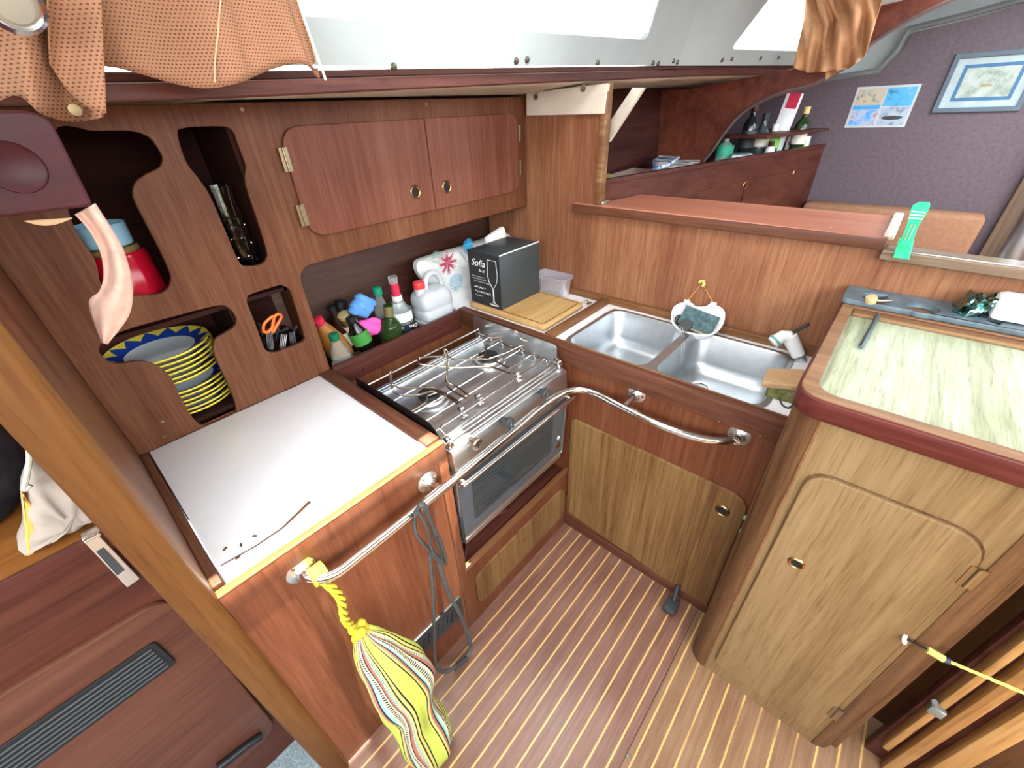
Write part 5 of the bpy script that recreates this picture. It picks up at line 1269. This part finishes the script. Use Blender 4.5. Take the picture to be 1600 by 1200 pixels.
# saloon bottles and boxes (sitting on the locker top z=1.30)
def sbottle(uvt, x, zb, label, prof, mat, cap=None, capm=None, bands=(), name='bottle'):
    t = Vector(onx(*uvt, x)); o = thing(name, label, 'bottle', (x, t.y, zb)); H = t.z - zb; s_ = H / prof[-1][1]
    obj('glass_body', LT([(0, 0)] + [(r, z * s_) for r, z in prof] + [(0, H)], 20), mat, o, local=True)
    if cap: obj('cap', LT([(cap, H - .03), (cap, H + .004), (0, H + .005)], 16), capm, o, local=True)
    for z0, z1, r, mt in bands: obj('label_band', LT([(r, z0 * H), (r + .001, z0 * H), (r + .001, z1 * H), (r, z1 * H)], 20), mt, o, local=True)
CLR = plain('aqua_bottle', '#7fc4b4', .2); 
sbottle((1136, 218), 2.75, 1.308, 'plastic water bottle with a teal label at the left of the saloon shelf', [(.04, 0), (.043, .01), (.043, .1), (.03, .13), (.013, .15), (.013, .16)], glassy('pet_aqua', '#a8ded0', .1, .5), .014, WHITEP, [(.3, .75, .044, plain('teal_label', '#3fae8e', .5))])
sbottle((1181, 163), 2.85, 1.308, 'dark spirit bottle with a brown top in the saloon', WINE, plain('dark_spirit_glass', '#1d2024', .1), .017, W_DARK, [(.25, .55, .038, DGREY)])
sbottle((1198, 178), 2.95, 1.308, 'dark round shouldered bottle right of the brown topped one', VOD, plain('grey_glass', '#3a4346', .1), .017, BLACK, [(.3, .5, .045, PAPER)])
sbottle((1213, 195), 3.05, 1.308, 'green glass bottle leaning beside the red and white box', WINE, plain('green_wine_glass', '#2e6a4a', .1), .016, WHITEP, [(.3, .6, .038, LGREEN)])
sbottle((1262, 168), 3.22, 1.308, 'green wine bottle with gold foil standing by the saloon end wall', WINE, plain('deep_green_glass', '#23361c', .08), .017, plain('gold_foil', '#c8b478', .4), [(.25, .5, .038, PAPER)])
sbottle((1206, 222), 2.92, 1.308, 'short bottle with a brown cap in front of the saloon shelf bottles', [(.02, 0), (.024, .01), (.024, .03), (.014, .04), (.014, .05)], WHITEP, .016, W_DARK)
b0 = Vector(onx(1203, 235, 3.1))
bw = thing('wine_carton', 'tall white and red bottle carton leaning on the saloon shelf', 'carton', (3.12, b0.y, 1.308))
Mw = T(3.12, b0.y - .01, 1.308) @ RX(7)
obj('card', BX((-.03, -.036, 0), (.03, .036, .31), .002, Mw), plain('glossy_white_card', '#e6e8ec', .4), bw)
obj('red_print', BX((-.0312, -.0362, .24), (-.03, .02, .312), 0, Mw), RED, bw)
b1_ = Vector(onx(1243, 236, 3.25))
wc = thing('drinks_carton', 'small white carton with green picture and red logo on the saloon locker end', 'carton', (3.25, b1_.y, 1.308))
obj('card', BX((3.22, b1_.y - .055, 1.308), (3.28, b1_.y + .055, 1.405), .002), plain('glossy_white_card', '#e6e8ec', .4), wc)
obj('printed_picture', BX((3.219, b1_.y - .045, 1.335), (3.2205, b1_.y + .0, 1.385)), LGREEN, wc); obj('printed_logo', BX((3.219, b1_.y + .02, 1.36), (3.2205, b1_.y + .045, 1.38)), RED, wc)
b2_ = Vector(onx(1158, 235, 2.72))
single('foil_parcel', BX((2.70, b2_.y - .055, 1.308), (2.80, b2_.y + .055, 1.355), .012, T(2.75, b2_.y, 1.33) @ RZ(20) @ T(-2.75, -b2_.y, -1.33)), plain('silver_wrap', '#9fb0b4', .35, .4, .5, .2, 30), 'silvery grey wrapped parcel on the saloon locker', 'parcel', (2.75, b2_.y, 1.308))
# magazines
def magazine(px, z_, label, mat, h=.006):
    o = single('magazine', slab(FZ(z_ + h), outZ(px, z_ + h), h, (), .0005), mat, label, 'magazine', onz(*px[0], z_)); return o
def pagemat(n_, a, b_): 
    if n_ in MATS: return MATS[n_]
    m, nt, b = base(n_, .4); v = noise(nt, mapping(nt, (1, 1, 1)), 16, 2)
    nt.links.new(ramp(nt, v, [(.42, lin(a)), (.5, lin(b_)), (.58, lin('#e8e8e2'))]), b.inputs['Base Color']); MATS[n_] = m; return m
magazine([(948, 282), (998, 274), (1030, 265), (990, 262), (955, 272)], 1.308, 'flat pale magazine at the left end of the saloon locker', pagemat('mag_a', '#d8c0b0', '#e6ddd6'))
magazine([(1014, 273), (1090, 262), (1094, 250), (1045, 250), (1020, 260)], 1.320, 'white magazine with dark lettering on the saloon locker', pagemat('mag_b', '#6a6a70', '#d6d8da'), .012)
magazine([(1020, 262), (1045, 256), (1062, 244), (1030, 243), (1020, 250)], 1.345, 'blue and white magazine propped on the pile', pagemat('mag_c', '#33507a', '#8aa6c8'), .012)
single('yellow_book', slab(FZ(1.322), outZ([(945, 281), (956, 279), (953, 271), (946, 271)], 1.322), .012), plain('yellow_cover', '#d8d060', .5), 'small yellow book at the bulkhead post end of the locker', 'book', onz(950, 278, 1.308))
# wall print of four photos
def pic_mat(n_, cols, scale):
    m, nt, b = base(n_, .35); v = noise(nt, mapping(nt, (1, 1, 1)), scale, 4, .6)
    nt.links.new(ramp(nt, v, [(.28 + .44 * i / (len(cols) - 1), lin(c)) for i, c in enumerate(cols)]), b.inputs['Base Color']); return m
FW = FX(XF - .001)
PR = thing('photo_poster', 'white bordered poster of four blue sea and boat photographs', 'poster', (XF, .27, 1.54))
po = outX([(1340, 135), (1441, 129), (1416, 198), (1320, 200)], XF); ya, yb_, za, zb2 = -.412, -.14, 1.437, 1.629
obj('paper', slab(FW, rect(ya, za, yb_, zb2), .003, (), 0, .003), plain('poster_paper', '#b4bec2', .5), PR)
mm = (ya + yb_) / 2; mz = (za + zb2) / 2; g = .004
for i, (r_, cols, sc_) in enumerate((((ya + .01, mz + .012, mm - g, zb2 - .01), ['#3b4a3a', '#b8a890', '#a8a49c', '#5a7a50'], 30), ((ya + .01, za + .01, mm - g, mz - .012), ['#2a5ab0', '#5aa0e0', '#a8b0c4', '#a03a48'], 28), ((mm + g, mz + .002, yb_ - .01, zb2 - .01), ['#2a4a3a', '#2f9ad0', '#48a0d0', '#a0b8c8'], 22), ((mm + g, za + .01, yb_ - .01, mz - .002), ['#2b2e38', '#8aa0b8', '#a4b0bc', '#5a98c0'], 24))):
    obj('photo_print', slab(FW, rect(*r_), .001, (), 0, .004), pic_mat('photo_%s' % 'abcd'[i], cols, sc_), PR)
bm = NB(); bmesh.ops.create_icosphere(bm, subdivisions=2, radius=1, matrix=FW @ T(mm + .065, za + .045, .0045) @ Matrix.Diagonal((.048, .010, .001, 1)))
obj('boat_print', bm, DGREY, PR)
obj('strip_print', slab(FW, rect(ya + .01, mz - .009, mm - g, mz + .010), .001, (), 0, .0042), plain('sea_blue', '#3a9ad8', .4), PR)
# framed picture
FRM = thing('framed_picture', 'blue grey framed seascape drawing with double mount on the saloon wall', 'picture', (XF, -.1, 1.6))
ya, yb_, za, zb2 = -.055, .265, 1.50, 1.742
bl_ = plain('frame_blue_grey', '#51606e', .5); bl2 = plain('mount_blue', '#3d6a92', .6)
obj('frame', slab(FW, rect(ya, za, yb_, zb2), .018, [rect(ya + .02, za + .02, yb_ - .02, zb2 - .02)], .002, .018), bl_, FRM)
obj('mount', slab(FW, rect(ya + .015, za + .015, yb_ - .015, zb2 - .015), .004, (), 0, .006), plain('mount_white', '#a0b2b6', .6), FRM)
obj('inner_mount', slab(FW, rect(ya + .052, za + .047, yb_ - .052, zb2 - .047), .003, (), 0, .0075), bl2, FRM)
obj('drawing', slab(FW, rect(ya + .066, za + .061, yb_ - .066, zb2 - .061), .003, (), 0, .0085), pic_mat('sea_drawing', ['#62746a', '#93a29a', '#a5b0ac'], 24), FRM)
hbm = NB(); box(hbm, (-.02, -.006, 0), (.02, .003, .001), 0, FW @ T(.105, 1.61, .009)); tube(hbm, [FW @ Vector((.105, 1.61, .0095)), FW @ Vector((.107, 1.635, .0095))], .001, seg=4)
obj('boat_drawing', hbm, plain('sketch_brown', '#9a8a60', .7), FRM)
# backrest cushion
cbr = thing('backrest_cushion', 'long beige settee cushion against the saloon end wall', 'cushion', (3.3, 0, .7))
obj('padding', BX((XF - .16, -.345, .62), (XF - .012, .47, 1.05), .025), plain('beige_velour', '#8a6650', .95, 0, .1, .06, 50), cbr, angle=80)
single('settee_seat', BX((2.75, -.40, .30), (XF - .165, .50, .618), .03), plain('beige_velour', '#b08468', .95), 'beige settee seat cushion under the backrest in the saloon', 'seat cushion', (3.0, 0, .3))
# door jamb of the forward cabin at the right edge
single('door_jamb', join(BX((XF - .05, -.47, 0), (XF - .0, -.40, 1.9), .004), BX((XF - .09, -.49, 0), (XF - .05, -.475, 1.9), .002)), wood('jamb_wood', '#7c6250', '#98806c', '#b8a594', 'Z', 30), 'grey brown door jamb beside the framed picture at the right edge', 'door jamb', (XF, -.44, 0))
q = Vector(onx(1560, 385, 2.6)); q1 = Vector(onx(1600, 315, 2.6))
single('mast_post', TB([(2.3, q.y * 2.3 / 2.6 - .045, 0), (2.3, q.y * 2.3 / 2.6 - .045, 2.0)], .038, seg=24), metal('satin_aluminium', '#bcc6cc', .35), 'satin grey metal mast post at the right edge of the saloon', 'post', (2.3, q.y * 2.3 / 2.6 - .045, 0))
# second curtain
C2 = thing('window_curtain', 'crumpled orange curtain bunched up at the far cabin window', 'curtain', onx(1290, 60, 2.5))
def c2fn(u, v):
    T_ = [(1262, -40), (1280, -30), (1305, -20), (1345, -30), (1390, -40)]; B_ = [(1239, 106), (1262, 114), (1290, 112), (1325, 108), (1352, 88)]
    M_ = [(1258, 25), (1290, 40), (1310, 30), (1345, 20), (1372, 22)]
    def s(L, t): i = t * (len(L) - 1); j = min(int(i), len(L) - 2); f = i - j; return (L[j][0] * (1 - f) + L[j + 1][0] * f, L[j][1] * (1 - f) + L[j + 1][1] * f)
    a, m_, b = s(T_, u), s(M_, u), s(B_, u)
    if v < .45: t = v / .45; p = (a[0] * (1 - t) + m_[0] * t, a[1] * (1 - t) + m_[1] * t)
    else: t = (v - .45) / .55; p = (m_[0] * (1 - t) + b[0] * t, m_[1] * (1 - t) + b[1] * t)
    x = 2.40 + .02 * math.sin(u * 14 + v * 4) + .015 * math.sin(u * 31 - v * 9)
    return onx(p[0], p[1], x)
obj('cloth', sheet(c2fn, 40, 24), ORANGE2, C2, solid=.002, angle=80)
obj('tail', sheet(lambda u, v: onx(1290 + 45 * u - 12 * v * u, 108 + 17 * v * (1 - u) - 6 * u, 2.42 + .01 * math.sin(9 * u)), 10, 5), ORANGE2, C2, solid=.002)
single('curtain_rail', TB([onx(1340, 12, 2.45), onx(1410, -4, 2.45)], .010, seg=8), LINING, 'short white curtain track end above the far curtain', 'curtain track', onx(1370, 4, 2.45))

# =================================================================== BOTTOM RIGHT
JB = thing('sliding_door_frame', 'upright grooved teak frame board standing beyond the peninsula', 'frame', (.95, -.52, 0))
obj('backing', BX((.955, -.585, .0), (.98, -.455, 1.1), .002), W_DARK, JB)
for ya_, yb2, z0 in ((-.462, -.478, .10), (-.494, -.520, 0), (-.545, -.583, 0)):
    o = obj('raised_bar', BX((.925, yb2, z0), (.957, ya_, 1.1), .005), W_FLOORD, JB)
a = onx(1463, 1110, .92)
o = obj('catch', join(BX((.912, a[1] - .014, a[2] - .014), (.926, a[1] + .014, a[2] + .014), .003), TB([(.915, a[1] + .01, a[2] + .02), (.905, a[1] + .02, a[2] + .045)], .006, seg=8)), plain('grey_catch', '#8d999c', .3, .7), JB)
single('recess_panel', BX((1.06, -.9, 0), (1.08, ye1 - .013, 1.1)), wood('dark_recess', '#4c2e16', '#664020', '#7c522e', 'Z', 40), 'dark brown panel in the recess behind the grooved frame', 'panel', (1.07, -.6, 0))
h0 = Vector(onx(1413, 997, .860)); h1 = Vector(onx(1455, 1018, .850)); h2 = Vector(onx(1475, 1030, .850)); h3 = Vector(onx(1600, 1083, .86)); h4 = h3 + (h3 - h2) * 2.2
RPE = thing('lashing_rope', 'yellow green rope tied to a hook on the peninsula corner post', 'rope', h0)
obj('hook', TB(cat_([h0 + Vector((.01, .0, .008)), h0 + Vector((-.006, .002, .006)), h0 + Vector((-.008, -.002, -.004)), h0 + Vector((.004, -.004, -.006))], 4), .004, seg=8), WHITEP, RPE)
obj('lashing', TB(cat_([h0, h1], 2), .0025, seg=6), BLACK, RPE)
bm = NB(); RYG = plain('rope_yellow', '#b9b562', .85, 0, .2, .15, 80)
L_ = [h1, h2, h3, h4]; pts = cat_(L_, 16)
for ph in (0, 2.1, 4.2): tube(bm, [p + Vector((.0, .0022 * math.cos(ph + i * .9), .0022 * math.sin(ph + i * .9))) for i, p in enumerate(pts)], .0024, seg=6)
obj('strand', bm, RYG, RPE)
obj('knot', TB([h1 - Vector((0, -.006, 0)), h2], .0075, seg=10), RYG, RPE)
obj('whipping', TB([h2, h2 + (h3 - h2) * .08], .0065, seg=10), plain('dark_whipping', '#2a3440', .6), RPE)
# small screws in the floor
for uv in ((983, 1182),): single('floor_screw', LT([(.006, 0), (.006, .0012), (0, .0015)], 14, T(*onz(*uv, .0005))), CHROME, 'shiny screw head in the floor board beside the black seam', 'screw', onz(*uv, 0))
